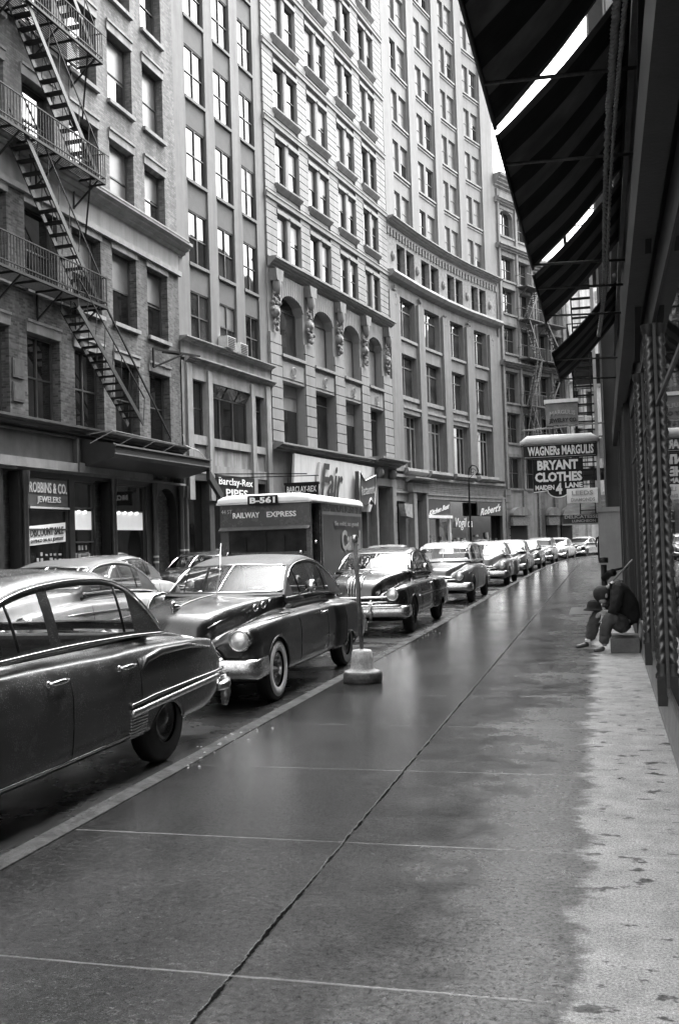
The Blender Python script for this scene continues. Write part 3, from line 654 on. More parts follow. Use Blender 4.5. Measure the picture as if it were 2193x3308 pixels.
for i, (a, b) in enumerate(c2):
    for j, (z0, z1) in enumerate(r2): window(b2, T2, B2, a+.01, b-.01, z0, z1, .125, mull=(.5,), glass='gm' if j > 1 or (i == 2 and j > 0) else RW.choice(['g1', 'g2', 'gm']), shade=-.5 if (i+j*2) % 5 == 1 and j < 3 else 0)
st2 = mat('pale_limestone_front', .25, .75, .18, 2, bmp=.2, streak=.35)
mb = MB(T2); cornice(mb, -.0, L2+.1, 10.03, .22, .33); wall(mb, 0, L2, 9.2, 9.85, [], y=-.03); cornice(mb, .3, L2+.15, 9.3, .3, .3)
low2 = [(.86, 2.0, 6.15, 8.42), (2.4, 5.95, 6.12, 8.45), (6.38, 7.42, 6.1, 8.42)]
wall(mb, 0, L2, 4.6, 9.05, low2+[(2.4, 5.95, 4.98, 5.78), (.86, 2.0, 4.98, 5.78), (6.38, 7.42, 4.98, 5.78)], y=-.04, rev=.3)
for a, b in ((2.02, 2.38), (5.97, 6.33)): mb.box(a, b, -.12, 0, 3.5, 8.9)
mb.box(.3, .7, -.12, 0, 3.5, 9.0); mb.box(7.5, 7.95, -.12, 0, .0, 9.0)
mb.build('shop_wall', st2, b2, B2)
mb = MB(T2)
for a, b in ((.88, 1.98), (2.42, 5.93), (6.4, 7.4)): mb.box(a, b, .05, .2, 5.0, 5.76)
mb.build('panel', mat('streaked_panel', .25, .6, .2, 2, streak=.5), b2, B2)
window(b2, T2, B2, .88, 1.98, 6.15, 8.42, .18, glass='g1'); window(b2, T2, B2, 6.4, 7.4, 6.1, 8.42, .18, glass='g1', trans=(.72,), rail=False)
fw = window(b2, T2, B2, 2.42, 5.93, 6.12, 8.45, .18, mull=(.3, .64), trans=(.77,), rail=False, glass='g1')
for k in range(3):   # tilted-out hopper sashes catching the sky
    a = 2.5+k*1.15; s = MB(T2); s.add([(a+.05, .16, 7.95), (a+1.05, .16, 7.95), (a+1.05, -.12, 8.38), (a+.05, -.12, 8.38)], [(0, 1, 2, 3)]); s.build('hopper_pane', glassmat('hopper_glass', .05, .02, 2.2), fw, B2)
sfr = MB(T2); wall(sfr, 0, 7.5, 0, 4.62, [(.3, 2.0, 0, 4.3), (2.4, 5.9, .6, 3.4), (6.2, 7.3, 0, 4.4)], y=-.02, rev=.4); sfr.build('shopfront', mat('brown_shopfront', .05, .5, .3, 4), b2, B2)
s = MB(T2); quad(s, 2.4, 5.9, .6, 3.4, .3); quad(s, .3, 2, 0, 4.3, .35); quad(s, 6.2, 7.3, 0, 4.4, .35); s.build('shop_window', M['g1'], b2, B2)
ps = empty('pipe_shop_sign', T2((4.15, -.1, 3.55)), 'black board sign with white lettering for pipes on the narrow stucco building', 'sign'); PS = tuple(ps.location)
s = MB(T2); s.box(2.42, 5.95, -.14, -.04, 3.5, 4.6); s.build('board', M['black'], ps, PS)
text('lettering', 'Barclay-Rex', T2, 2.6, 5.7, 4.10, 4.50, -.16, M['text_white'], ps, PS, bold=.01)
text('lettering', 'PIPES', T2, 3.2, 5.2, 3.68, 4.03, -.16, M['text_white'], ps, PS, bold=.015)
# air conditioners on the ledge
for k, (u, z) in enumerate(((3.6, 10.35), (4.75, 10.25))):
    ac = empty('air_conditioner', T2((u, -.3, z-.3)), ['pale louvred air conditioner on the ledge of the narrow stucco building, left of two', 'pale louvred air conditioner on the ledge of the narrow stucco building, right of two'][k], 'air conditioner', 'air conditioners on the stucco building ledge'); AC = tuple(ac.location)
    s = MB(T2); s.box(u-.36, u+.36, -.42, .2, z-.28, z+.22); s.build('housing', mat('ac_enamel', .5, .5), ac, AC)
    s = MB(T2)
    for q in range(6): s.box(u-.31, u+.31, -.435, -.42, z-.24+q*.075, z-.2+q*.075)
    s.build('grille', M['frame'], ac, AC)
# projecting bracketed sign BARCLAY-REX and its horizontal bars
hs = empty('hanging_shop_sign', T2((8.6, -1.6, 3.9)), 'small dark hanging sign on iron bars above the express truck', 'sign'); HS = tuple(hs.location)
hx, hy = T2((8.1, 0, 0)).x, T2((8.1, 0, 0)).y
s = MB(); X0, Y0 = -12.42, 38.5; X1 = -11.04
s.box(X0-.0, X1, Y0, Y0+.14, 3.45, 3.98); s.box(X0-.04, X1+.04, Y0-.03, Y0+.17, 3.98, 4.08); s.build('board', M['black'], hs, HS)
text('lettering', 'BARCLAY-REX', I3, X0+.08, X1-.06, 3.68, 3.93, Y0-.01, M['text_white'], hs, HS, bold=.02)
s = MB(); s.bar((-15.5, Y0+.07, 4.6), (-11.5, Y0+.07, 4.42), .04); s.bar((-15.5, Y0+.07, 4.42), (-11.0, Y0+.07, 4.33), .035); s.bar((X0+.1, Y0+.07, 4.05), (X0+.1, Y0+.07, 4.4), .025); s.bar((X1-.1, Y0+.07, 4.05), (X1-.1, Y0+.07, 4.35), .025); s.build('bar', M['iron'], hs, HS)

# ------------------------------------------------------------ 3: white rusticated building
T3 = Fr(FAC[2], FAC[3]); L3 = T3.L; B3 = tuple(T3((0, 0, 0)))
b3 = building('white_stone_building', 'white rusticated office building with arched windows and carved cartouches', B3)
H3 = 38; w3m = mat('white_stone', .22, .75, .08, 2, bmp=.15, streak=.16); w3d = mat('grey_stone_trim', .20, .8, .12, 3, bmp=.2, streak=.2)
c3 = [(1.22, 3.85), (5.05, 7.65), (9.0, 11.5), (12.75, 15.1)]; P3 = [(0.03, 1.2), (3.87, 5.03), (7.67, 8.98), (11.52, 12.73), (15.12, 16.6)]
r3 = [(15.5+3.7*k, 17.65+3.73*k) for k in range(6)]
holes = [(a, b, 6.5, 9.55) for a, b in c3]+[(a, b, 10.86, 13.85, .75) for a, b in c3]
mb = MB(T3); wall(mb, 0, L3, 6.3, 14.75, holes, y=.0, rev=.55)
uph = []
for a, b in c3:
    m = (a+b)/2
    for z0, z1 in r3: uph += [(a+.02, m-.2, z0, z1), (m+.2, b-.02, z0, z1)]
wall(mb, 0, L3, 14.75, H3, uph, y=.06, rev=.26)
mb.box(0, L3, .6, 12, 0, H3-.02); mb.add([(0, .06, H3), (L3, .06, H3), (L3, 12, H3), (0, 12, H3)], [(0, 1, 2, 3)]); mb.add([(L3, 0, 0), (L3, 12, 0), (L3, 12, H3), (L3, 0, H3)], [(0, 1, 2, 3)]); mb.add([(0, 0, 0), (0, 12, 0), (0, 12, H3), (0, 0, H3)], [(0, 1, 2, 3)])
mb.build('wall', w3m, b3, B3)
q = MB(T3)
for a, b in P3:
    z = 6.5
    while z < 11.75: q.box(a, b, -.09, .0, z+.02, z+.50); z += .525
    z = 15.35
    while z < H3-.4: q.box(a+.02, b-.02, -.05, .06, z+.014, z+.345); z += .37
q.build('rusticated_pier', w3m, b3, B3)
jm = MB(T3)
for a, b in c3:
    for u in (a-.02, b+.02): pass
t3 = MB(T3)
for a, b in c3:
    m = (a+b)/2
    t3.box(a-.02, b+.02, -.16, .0, 10.70, 10.84); t3.box(a, b, -.02, .1, 9.56, 9.64)
    t3.box(a+.12, b-.12, -.035, .0, 9.72, 10.5)
    t3.lathe([(.17, -.05), (.22, -.08), (.27, -.05)], (m, -.035, 10.1), axis='y', n=20)
    n = 11
    for k in range(n):       # voussoirs of the flat-arched head
        u0 = a+(b-a)*k/n+.02; u1 = a+(b-a)*(k+1)/n-.02; zz = lambda u: 13.85-.75*(1-math.sqrt(max(0, 1-((u-m)/((b-a)/2))**2)))
        t3.poly([(u0, zz(u0)+.02), (u1, zz(u1)+.02), (m+(u1-m)*1.08, 14.7), (m+(u0-m)*1.08, 14.7)], -.07, .0)
t3.build('window_surround', w3m, b3, B3)
t3 = MB(T3); cornice(t3, .1, L3+.05, 15.32, .5, .48, 4); 
for k in range(len(r3)):
    zb = 18.33+3.72*k
    t3.box(.0, L3, -.13, .06, zb-.12, zb+.1); t3.box(.0, L3, -.17, .06, zb+.1, zb+.16)
    for a, b in c3: t3.box(a-.05, b+.05, -.09, .06, 17.72+3.72*k, 17.92+3.72*k)
t3.build('string_course', w3m, b3, B3)
t3 = MB(T3)
for k in range(1, len(r3)):
    zs = r3[k][0]
    for a, b in c3:
        t3.prism([(.06, zs-.03), (-.22, zs-.03), (-.22, zs-.11), (-.14, zs-.2), (.0, zs-.34), (.06, zs-.34)], a-.15, b+.15)
        m = (a+b)/2; t3.ball((m, -.02, r3[k-1][1]+.12), .12, 6)
t3.build('window_sill', w3d, b3, B3)
t3 = MB(T3)
for a, b in c3:
    m = (a+b)/2
    for z0, z1 in r3:
        for u in (a-.06, m-.2, m+.14, b): t3.box(u, u+.06, -.02, .06, z0, z1)
        t3.box(m-.12, m+.12, -.03, .06, z0, z1+.1)
t3.build('mullion', w3m, b3, B3)
# carved cartouches: festoon of lumps, medallion, console
rr = random.Random(5)
for a, b in P3:
    m = (a+b)/2; ca = MB(T3)
    ca.ball((m, -.22, 14.05), .36, 10, (.8, .55, 1.45)); ca.lathe([(.0, -.3), (.16, -.28), (.2, -.2), (.27, -.24), (.31, -.12), (.31, 0)], (m, 0, 12.75), axis='y', n=18)
    ca.poly([(m-.42, 14.75), (m+.42, 14.75), (m+.3, 14.2), (m-.3, 14.2)], -.4, 0)
    for k in range(60):
        z = rr.choice([rr.uniform(11.9, 12.4), rr.uniform(13.1, 13.6), rr.uniform(14.3, 14.7), rr.uniform(12.3, 13.3)]); ww = .34 if 12.3 < z < 13.4 else (.12 if z < 12.3 else .3)
        ca.ball((m+rr.uniform(-ww, ww), -.1-rr.random()*.1, z), rr.uniform(.05, .11), 5)
    ca.build('carved_cartouche', w3d, b3, B3)
for i, (a, b) in enumerate(c3):
    f = window(b3, T3, B3, a, b, 6.52, 9.55, .42, rail=False, trans=(.8,), frame='frame_mid', glass='g3', shade=.42 if i in (0, 2) else 0)
    window(b3, T3, B3, a, b, 10.86, 13.85, .42, rail=False, trans=(.78,), frame='frame', glass='g2', curtain=(1 if i else -1) if i != 0 else None)
    m = (a+b)/2
    for j, (z0, z1) in enumerate(r3):
        window(b3, T3, B3, a+.02, m-.2, z0, z1, .10, glass=RW.choice(['gm', 'g1', 'gm']), shade=RW.choice([0, 0, 0, -.5, -.3, .45, -.9])); window(b3, T3, B3, m+.2, b-.02, z0, z1, .10, glass=RW.choice(['gm', 'g1', 'g2']), shade=RW.choice([0, 0, 0, -.5, .4, -.25]))
lm = MB(T3); lm.ball((1.45, .38, 8.35), .13, 8, (1.3, 1, .8)); tag(lm.build('ceiling_lamp', glow_mat('bulb2', 1), None, B3), 'glowing lamp behind the first big window of the white stone building', 'lamp')
# ground floor of 3
s3 = MB(T3); cornice(s3, .1, 12.3, 6.42, .38, .55); s3.box(.0, L3, -.05, .3, 6.3, 6.5); cornice(s3, 12.25, 16.9, 6.55, .5, 1.0); s3.build('shop_cornice', w3d, b3, B3)
s3 = MB(T3); wall(s3, 0, L3, 0, 6.3, [(12.95, 15.2, 0, 4.85), (.9, 11.9, .5, 3.7)], y=.02, rev=.6); s3.build('shop_wall', w3d, b3, B3)
s3 = MB(T3); quad(s3, .9, 11.9, .5, 3.7, .5); s3.build('shop_window', M['g1'], b3, B3)
s3 = MB(T3); quad(s3, 12.95, 15.2, 0, 4.85, .55); s3.build('door', mat('bronze_door', .11, .4, .2, 3), b3, B3)
s3 = MB(T3)
for u in (12.45, 15.25): s3.box(u, u+.45, -.3, .02, 0, 5.3); s3.box(u+.08, u+.37, -.36, -.3, .4, 4.9)
s3.box(12.45, 15.7, -.34, .02, 4.9, 5.35)
for u in (12.75, 15.0): s3.ball((u+.2, -.45, 5.65), .26, 8, (.8, 1, 1.3))
s3.box(15.75, 16.55, -.1, .02, 0, 6.0)
s3.build('door_surround', w3d, b3, B3)
s3 = MB(T3)
z = .1
while z < 5: s3.box(15.8, 16.5, -.16, -.1, z, z+.5); z += .53
s3.build('door_quoin', w3m, b3, B3)
rs = empty('restaurant_sign_panel', T3((6, -.3, 4)), 'big pale sign panel with round corners and script letters on the white stone building', 'sign'); RS = tuple(rs.location)
s3 = MB(T3); s3.poly([(1.2, 3.3), (11.3, 3.3), (11.9, 3.9), (12.2, 5.9), (1.6, 5.98)], -.42, -.3); s3.build('panel', mat('white_sign_panel', .55, .45, .06, 2, streak=.12), rs, RS)
text('lettering', 'Fair', T3, 4.6, 7.2, 3.9, 5.7, -.5, M['text_black'], rs, RS, bold=.02, shear=.5)
s3 = MB(T3); s3.bar((3.6, -.5, 3.9), (4.3, -.5, 5.7), .12); s3.bar((3.6, -.5, 3.9), (3.3, -.5, 4.5), .1); s3.build('letter_stroke', M['text_grey'], rs, RS)
aw = empty('arrow_sign', T3((10, -.8, 4.2)), 'dark arrow shaped neon sign with pale outline on the sign panel', 'sign'); AW = tuple(aw.location)
s3 = MB(T3); s3.poly([(8.9, 3.5), (9.0, 5.5), (9.8, 5.0), (11.5, 5.4), (11.2, 3.7), (10.6, 4.05), (10.2, 3.7)], -.75, -.5); s3.build('board', mat('arrow_board', .05, .4), aw, AW)
s3 = MB(T3); s3.tube([(8.9, -.77, 3.5), (9.0, -.77, 5.5), (9.8, -.77, 5.0), (11.5, -.77, 5.4), (11.2, -.77, 3.7), (10.6, -.77, 4.05), (10.2, -.77, 3.7)], .035, 5); s3.build('outline', M['text_white'], aw, AW)
text('lettering', 'Restaurant', T3, 9.2, 11.1, 4.25, 4.75, -.78, M['text_grey'], aw, AW, rot=.2)

# ------------------------------------------------------------ 4: tall curved office building
B4 = (FAC[3][0], FAC[3][1], 0)
b4 = building('curved_office_tower', 'tall pale office building whose front follows the bend of the street', B4)
H4 = 46; up4 = mat('tower_brick_pale', .19, .8, .07, 2, bmp=.15, streak=.1); lo4 = mat('tower_base_stone', .19, .75, .1, 2, bmp=.2, streak=.2); lt4 = mat('tower_trim', .24, .8, .12, 2, bmp=.2, streak=.2); dk4 = mat('tower_frieze', .22, .8, .4, 6, bmp=.8, bscale=9)
TT = [Fr(FAC[3+i], FAC[4+i]) for i in range(4)]
upw = [[(1.55, 2.85), (3.2, 4.5)], [(.98, 2.3), (2.65, 4.0)], [(.85, 2.02), (2.3, 3.5)], [(.8, 1.95), (2.25, 3.42)]]
low = [(1.82, 4.9), (1.1, 4.2), (1.1, 3.8), (1.2, 3.65)]
ur = [(22.2+3.37*k, 24.35+3.37*k) for k in range(7)]
mu, ml, mt, mf, mo = MB(), MB(), MB(), MB(), MB()
for i, T in enumerate(TT):
    L = T.L
    for m in (mu, ml, mt, mf, mo): m.T = T
    hu = [(a, b, z0, z1) for a, b in upw[i] for z0, z1 in ur]; zoff = (0, 0, -.02, -.1)[i]
    wall(mu, 0, L, 22.0, H4, hu, y=.12, rev=.3); mu.add([(0, .12, H4), (L, .12, H4), (L, 10, H4), (0, 10, H4)], [(0, 1, 2, 3)])
    # piers
    a0 = upw[i][0][0]-.1; b0 = upw[i][1][1]+.1
    mu.box(-.0, a0, -.06, .12, 22.0, H4-.1); mu.box(b0, L, -.06, .12, 22.0, H4-.1)
    for z0, z1 in ur: mt.box(a0, b0, .0, .13, z0-.13, z0-.003); mt.box(a0, b0, .06, .12, z0-.32, z0-.22)
    a, b = low[i]
    hl = [(a, b, 6.3, 9.8), (a+.05, b-.1, 11.0, 13.75), (a+.05, b-.1, 14.8, 17.45)]
    wall(ml, 0, L, 5.7, 18.2, hl, y=.1, rev=.55)
    ml.box(0, a-.12, -.1, .1, 6.0, 17.4); ml.box(b+.12, L, -.1, .1, 6.0, 17.4)
    m_ = (a+b)/2
    h4 = [(a, m_-.12, 18.78, 20.8), (m_+.12, b, 18.78, 20.8)]
    wall(mf, 0, L, 18.2, 22.0, h4, y=.06, rev=.5)
    for u in np.arange(.3, L-.1, .5): mf.box(u-.1, u+.1, -.06, .06, 21.05, 21.5)
    for uc in (max(a-.75, .35), b+.6 if i == 3 else None):
        if uc is None: continue
        mf.ball((uc, .02, 19.8), .24, 8, (.8, .6, 1.4)); mf.lathe([(.0, -.1), (.16, -.1), (.22, 0)], (uc, .0, 19.8), axis='y', n=12)
        for k in range(14): mf.ball((uc+rr.uniform(-.2, .2), -.03, 17.9-rr.random()*1.5), rr.uniform(.06, .12), 5)
    cornice(mt, -.1 if i else -.0, L+.12, 22.1, .34, .55); mt.prism([(.1, 18.74), (-.45, 18.68), (-.5, 18.5), (-.3, 18.3), (.1, 18.16)], 0, L+.1)
    mt.box(a-.05, b+.05, .0, .14, 10.72, 10.98); mt.box(a-.05, b+.05, -.03, .1, 9.83, 10.14); mt.box(a-.08, b+.08, -.1, .1, 10.14, 10.3)
    mt.box(a, b, -.02, .12, 14.6, 14.78)
    mt.prism([(.1, 6.28), (-.35, 6.24), (-.38, 6.05), (-.15, 5.85), (.1, 5.8)], a-.3, b+.35); mt.box(0, L, -.16, .1, 5.62, 5.8)
    wall(mo, 0, L, 4.7, 5.62, [], y=.0)
    for z in np.arange(4.78, 5.55, .13): mo.box(0, L, -.025, .0, z, z+.045)
    mo.box(0, L, -.1, .0, 4.62, 4.74)
    ml.box(0, L, .72, 8, 0, 22)
    mu.box(0, L, .5, 8, 22.05, H4-.03)
    for (p, q) in upw[i]:
        for j, (z0, z1) in enumerate(ur): window(b4, T, B4, p, q, z0, z1, .24, glass=RW.choice(['g1', 'g2', 'gm']), shade=RW.choice([0, 0, -.5, -.35, -.6]), frame='frame_mid', curtain=-1 if RW.random() < .75 else None)
    window(b4, T, B4, a, b, 6.3, 9.8, .42, mull=(.25, .75), trans=(.78,), rail=False, frame='frame_light', glass='g3' if i > 1 else 'g2', shade=.0, t=.09)
    for z0, z1 in ((11.0, 13.75), (14.8, 17.45)): window(b4, T, B4, a+.05, b-.1, z0, z1, .42, mull=(.5,), trans=(.72,), rail=False, frame='frame_mid', glass='g2', t=.09)
    for z0, z1, p, q in ((18.78, 20.8, a, m_-.12), (18.78, 20.8, m_+.12, b)): window(b4, T, B4, p, q, z0, z1, .4, glass='g1')
mu.T = TT[3]; mu.add([(TT[3].L, .1, 0), (TT[3].L, 9, 0), (TT[3].L, 9, H4), (TT[3].L, .1, H4)], [(0, 1, 2, 3)])
mu.build('wall', up4, b4, B4); ml.build('base_wall', lo4, b4, B4); mt.build('trim', lt4, b4, B4); mf.build('frieze', mat('frieze_stone', .22, .8, .3, 5, bmp=.6, bscale=14), b4, B4); mo.build('fascia', mat('brickwork_fascia', .24, .8, .25, 3), b4, B4)
# ground floor
g = MB(); G2 = mat('tower_shop_stone', .24, .7, .12, 3, streak=.15)
g.T = TT[0]; wall(g, 0, TT[0].L, 0, 4.65, [(.15, 1.75, .3, 4.1), (2.95, 4.6, 0, 4.2)], y=0, rev=.7); g.box(2.35, 2.9, -.35, 0, 0, 4.7); g.box(4.65, 4.96, -.35, 0, 0, 4.7); g.box(2.1, 5.2, -.4, 0, 4.7, 5.3); cornice(g, 1.8, 5.7, 5.66, .36, .75)
sh = [(1, .2, 4.53), (2, 0, 4.0), (3, 0, 4.9)]
for i, a, b in sh:
    g.T = TT[i]; g.box(0, TT[i].L, -.05, .0, 4.35, 4.62)
g.T = TT[3]; g.box(4.95, 5.5, -.08, 0, 0, 4.6); g.T = TT[1]; g.box(0, .2, -.08, 0, 0, 4.6)
g.build('shop_wall', G2, b4, B4)
g = MB()
for i, a, b in sh: g.T = TT[i]; quad(g, 0, TT[i].L, 0, 4.35, .45)
g.T = TT[0]; quad(g, .15, 1.75, .3, 4.1, .5)
g.build('shop_window', M['g3'], b4, B4)
g = MB(); g.T = TT[0]; quad(g, 2.95, 4.6, 0, 4.2, .6); g.build('door', M['dark'], b4, B4)
g = MB(); g.T = TT[0]; g.poly([(.3, 3.9), (1.7, 3.9), (1.7, 3.0), (.6, 3.15)], -.5, -.1); tag(g.build('cloth_awning', mat('faded_awning', .3, .8, .3, 5), None, B4), 'faded folded cloth awning beside the tower doorway', 'awning')
def shop_sign(name, label, T, u0, u1, z0, z1, txt, bd, tu, shear=0, rot=0, y=-.12, tm='text_white', bold=.03):
    e = empty(name, T(((u0+u1)/2, y, z0)), label, 'sign'); E = tuple(e.location)
    if bd: s = MB(T); s.box(u0, u1, y, y+.1, z0, z1); s.build('board', bd, e, E)
    text('lettering', txt, T, tu[0], tu[1], tu[2], tu[3], y-.03, M[tm], e, E, bold=bold, shear=shear, rot=rot); return e
bdm = mat('dark_board', .035, .45)
shop_sign('script_shop_sign', 'dark sign board with white slanting script over a lit bar window', TT[1], .3, 4.4, 3.3, 4.3, 'Kitchen Best', bdm, (.6, 4.1, 3.45, 3.85), .3, .55)
shop_sign('script_shop_sign', 'white script lettering across the dark middle shop window of the curved tower', TT[2], .2, 3.8, 2.5, 3.4, 'Vogil da', None, (.5, 3.6, 2.2, 3.1), .25, 0, bold=0)
shop_sign('script_shop_sign', 'white script lettering on a dark board at the right end of the curved tower', TT[3], .6, 4.8, 3.3, 4.3, "Robert's", bdm, (1.1, 4.5, 3.45, 4.05), .3, .4)
g = MB(); g.T = TT[1]; g.box(.1, 4.5, -.25, 0, 3.05, 3.25); g.box(4.3, 4.45, -.1, .1, 0, 3.1); g.build('canopy_edge', M['white'], b4, B4)
g = MB()
for k in range(26):
    T = TT[rr.choice([1, 1, 2, 3])]; g.T = T; u = rr.uniform(.3, T.L-.6); z = rr.uniform(1.0, 1.9); g.box(u, u+rr.uniform(.1, .35), .3, .42, z, z+rr.uniform(.15, .5))
g.build('window_display', mat('display_goods', .4, .6, .4, 6), b4, B4)
# ------------------------------------------------------------ 5: ornate older building and those beyond
def ornate(name, label, i, H, tone, cols, floors, arch=False, glass='g1'):
    T = Fr(FAC[i], FAC[i+1]); B = tuple(T((0, 0, 0))); L = T.L; b = building(name, label, B)
    m = mat(name+'_stone', tone, .8, .14, 2, bmp=.25, streak=.25); d = mat(name+'_trim', tone*.8, .8, .2, 3, bmp=.3, streak=.3)
    holes = []
    for f in floors:
        for (a, c) in cols: holes.append((a*L, c*L, f[0], f[1])+((.45,) if f[2] else ()))
    w = MB(T); wall(w, 0, L, 0, H, holes, rev=.4); w.box(0, L, .45, 9, 0, H-.02); w.add([(0, 0, H), (L, 0, H), (L, 9, H), (0, 9, H)], [(0, 1, 2, 3)]); w.build('wall', m, b, B)
    w = MB(T); cornice(w, -.1, L+.1, H+.1, 1.1, .8, 4)
    for f in floors:
        if f[3]: cornice(w, -.05, L+.1, f[1]+f[3]+.55, .5, .55)
        for (a, c) in cols: w.box(a*L-.1, c*L+.1, -.12, .0, f[0]-.16, f[0]-.003); w.box(a*L-.08, c*L+.08, -.08, .0, f[1]+.02, f[1]+.25)
    us = [0]+[c for (a, c) in cols]; ue = [a for (a, c) in cols]+[1]
    for u0, u1 in zip(us, ue):
        c = (u0+u1)/2*L; w.box(c-.14, c+.14, -.18, 0, 5.4, H-1)
    w.build('trim', d, b, B)
    for f in floors:
        for (a, c) in cols: window(b, T, B, a*L+.01, c*L-.01, f[0], f[1], .3, mull=(.5,) if (c-a)*L > 1.3 else (), glass=glass, frame='frame_mid')
    w = MB(T)
    for z in np.arange(.2, 5, .52):
        for u0, u1 in zip(us, ue): w.box(u0*L+.02, u1*L-.02, -.12, 0, z, z+.47)
    w.build('rusticated_base', d, b, B)
    return b, T, B, m, d
fl5 = [(5.5, 8.0, 0, 0), (9.15, 11.55, 0, 0), (12.4, 14.9, 0, .2), (16.4, 18.6, 0, 0), (19.6, 21.6, 0, 0), (22.3, 24.2, 0, .3), (25.9, 28.0, 1, .2)]
b5, T5, B5, m5, d5 = ornate('ornate_office_building', 'ornate grey office building beyond the tower with arched top windows and fire escape', 7, 30.5, .26, [(.15, .5), (.6, .93)], fl5)
b6, T6, B6, m6, d6 = ornate('rusticated_corner_building', 'older stone building with rusticated ground floor behind the hanging signs', 8, 24.5, .20, [(.12, .45), (.57, .9)], [(5.5, 8.0, 0, 0), (9.2, 11.5, 0, 0), (12.5, 15.0, 0, .2), (16.4, 18.6, 0, 0), (19.6, 21.6, 1, 0)])
b7, T7, B7, m7, d7 = ornate('pale_far_building', 'pale building closing the bend of the street behind the striped awnings', 9, 26, .6, [(.2, .45), (.6, .85)], [(5.5, 7.6, 0, 0), (8.7, 10.9, 0, 0), (12, 14.2, 0, .2), (15.6, 17.8, 0, 0)])
b8, T8, B8, m8, d8 = ornate('white_far_building', 'plain white building partly hidden behind the far fire escape', 10, 23, .7, [(.15, .3), (.45, .6), (.75, .9)], [(5.5, 7.6, 0, 0), (8.7, 10.9, 0, 0), (12, 14.2, 0, 0), (15.6, 17.8, 0, 0)])
T9 = Fr(FAC[11], FAC[12]); w = MB(T9); w.box(0, T9.L, 0, 10, 0, 26); tag(w.build('end_building', mat('far_end_stone', .4), None, T9((0, 0, 0))), 'plain building where the street bends out of view', 'building')
# dark arched shop openings with half-round hoods on 5 and 6
for T, b, B, us in ((T5, b5, B5, (.55, 3.4)), (T6, b6, B6, (.6, 2.7))):
    for u in us[:2 if T is T6 else 1]:
        wd = 1.5 if T is T6 else 2.6
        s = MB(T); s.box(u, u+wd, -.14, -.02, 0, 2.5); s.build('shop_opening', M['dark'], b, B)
        s = MB(T); s.poly([(u-.1, 3.3)]+[(u+wd/2-math.cos(t)*(wd/2+.1), 3.3+math.sin(t)*.7) for t in np.linspace(.3, math.pi-.3, 8)]+[(u+wd+.1, 3.3)], -.5, -.1); s.build('door_hood', d5, b, B)
        s = MB(T); s.box(u, u+wd, -.4, -.14, 2.5, 3.2); s.build('valance', mat('grey_valance', .2, .7, .4, 8), b, B)
def far_escape(T, label, u0, u1, levels, m, dd=1.1, flip=1):
    B = T((u0, 0, levels[0])); e = empty('fire_escape', B, label, 'fire escape'); B = tuple(B)
    for k, z in enumerate(levels):
        s = MB(T); s.box(u0, u1, -dd, -.02, z-.08, z); s.build('platform', m, e, B)
        s = MB(T); s.box(u0, u1, -dd-.02, -dd+.02, z+.9, z+.94)
        for u in np.arange(u0, u1, .2): s.box(u-.012, u+.012, -dd-.012, -dd+.012, z, z+.9)
        for y in (-dd, 0): s.box(u0-.015, u0+.015, y, y+.03, z, z+.9)
        s.box(u0-.015, u0+.015, -dd, 0, z+.9, z+.94); s.bar((u0+.2, -.05, z-.9), (u0+.2, -dd, z-.05), .04); s.build('railing', m, e, B)
        if k:
            zl = levels[k-1]; s = MB(T); a, c = (u0+.3, u1-.4) if (k*flip) % 2 else (u1-.4, u0+.3)
            for y in (-dd+.1, -dd+.6): s.bar((a, y, z), (c, y, zl), .04, .15)
            for j in range(12): t = j/12; s.box(a+(c-a)*t-.1, a+(c-a)*t+.1, -dd+.1, -dd+.6, z+(zl-z)*t, z+(zl-z)*t+.03)
            s.build('stair', m, e, B)
rust = mat('dull_iron', .09, .6, .3, 5)
far_escape(T5, 'grey iron fire escape on the ornate building beyond the tower', 2.9, 5.4, [9, 12.2, 16.1, 19.3, 22.0], rust)
far_escape(T6, 'iron fire escape on the older rusticated building at the bend', .3, 3.4, [9, 12.2, 16.1, 19.3], rust, flip=3)
for k, T in enumerate((T5, T6)):   # long counterweighted drop ladders
    s = MB(T)
    for y in (-1.3, -1.75): s.bar((3.8, y, 10 if k else 16), (1.2, y-.3, 4.8 if k else 9.5), .05)
    for j in range(16): t = j/16; s.bar((3.8-2.6*t, -1.3-.3*t, (10 if k else 16)-(5.2 if k else 6.5)*t), (3.8-2.6*t, -1.75-.3*t, (10 if k else 16)-(5.2 if k else 6.5)*t), .03)
    tag(s.build('drop_ladder', rust, None, T((2, -1.3, 8))), ['long slanting iron ladder hanging from the ornate building beyond the tower', 'slanting drop ladder on the building at the bend'][k], 'ladder')
# street lamp (bishop's crook) across the street
lp = empty('street_lamp', (-6.6, 52, 0), 'black crook topped cast iron street lamp in front of the curved tower shops', 'street lamp')
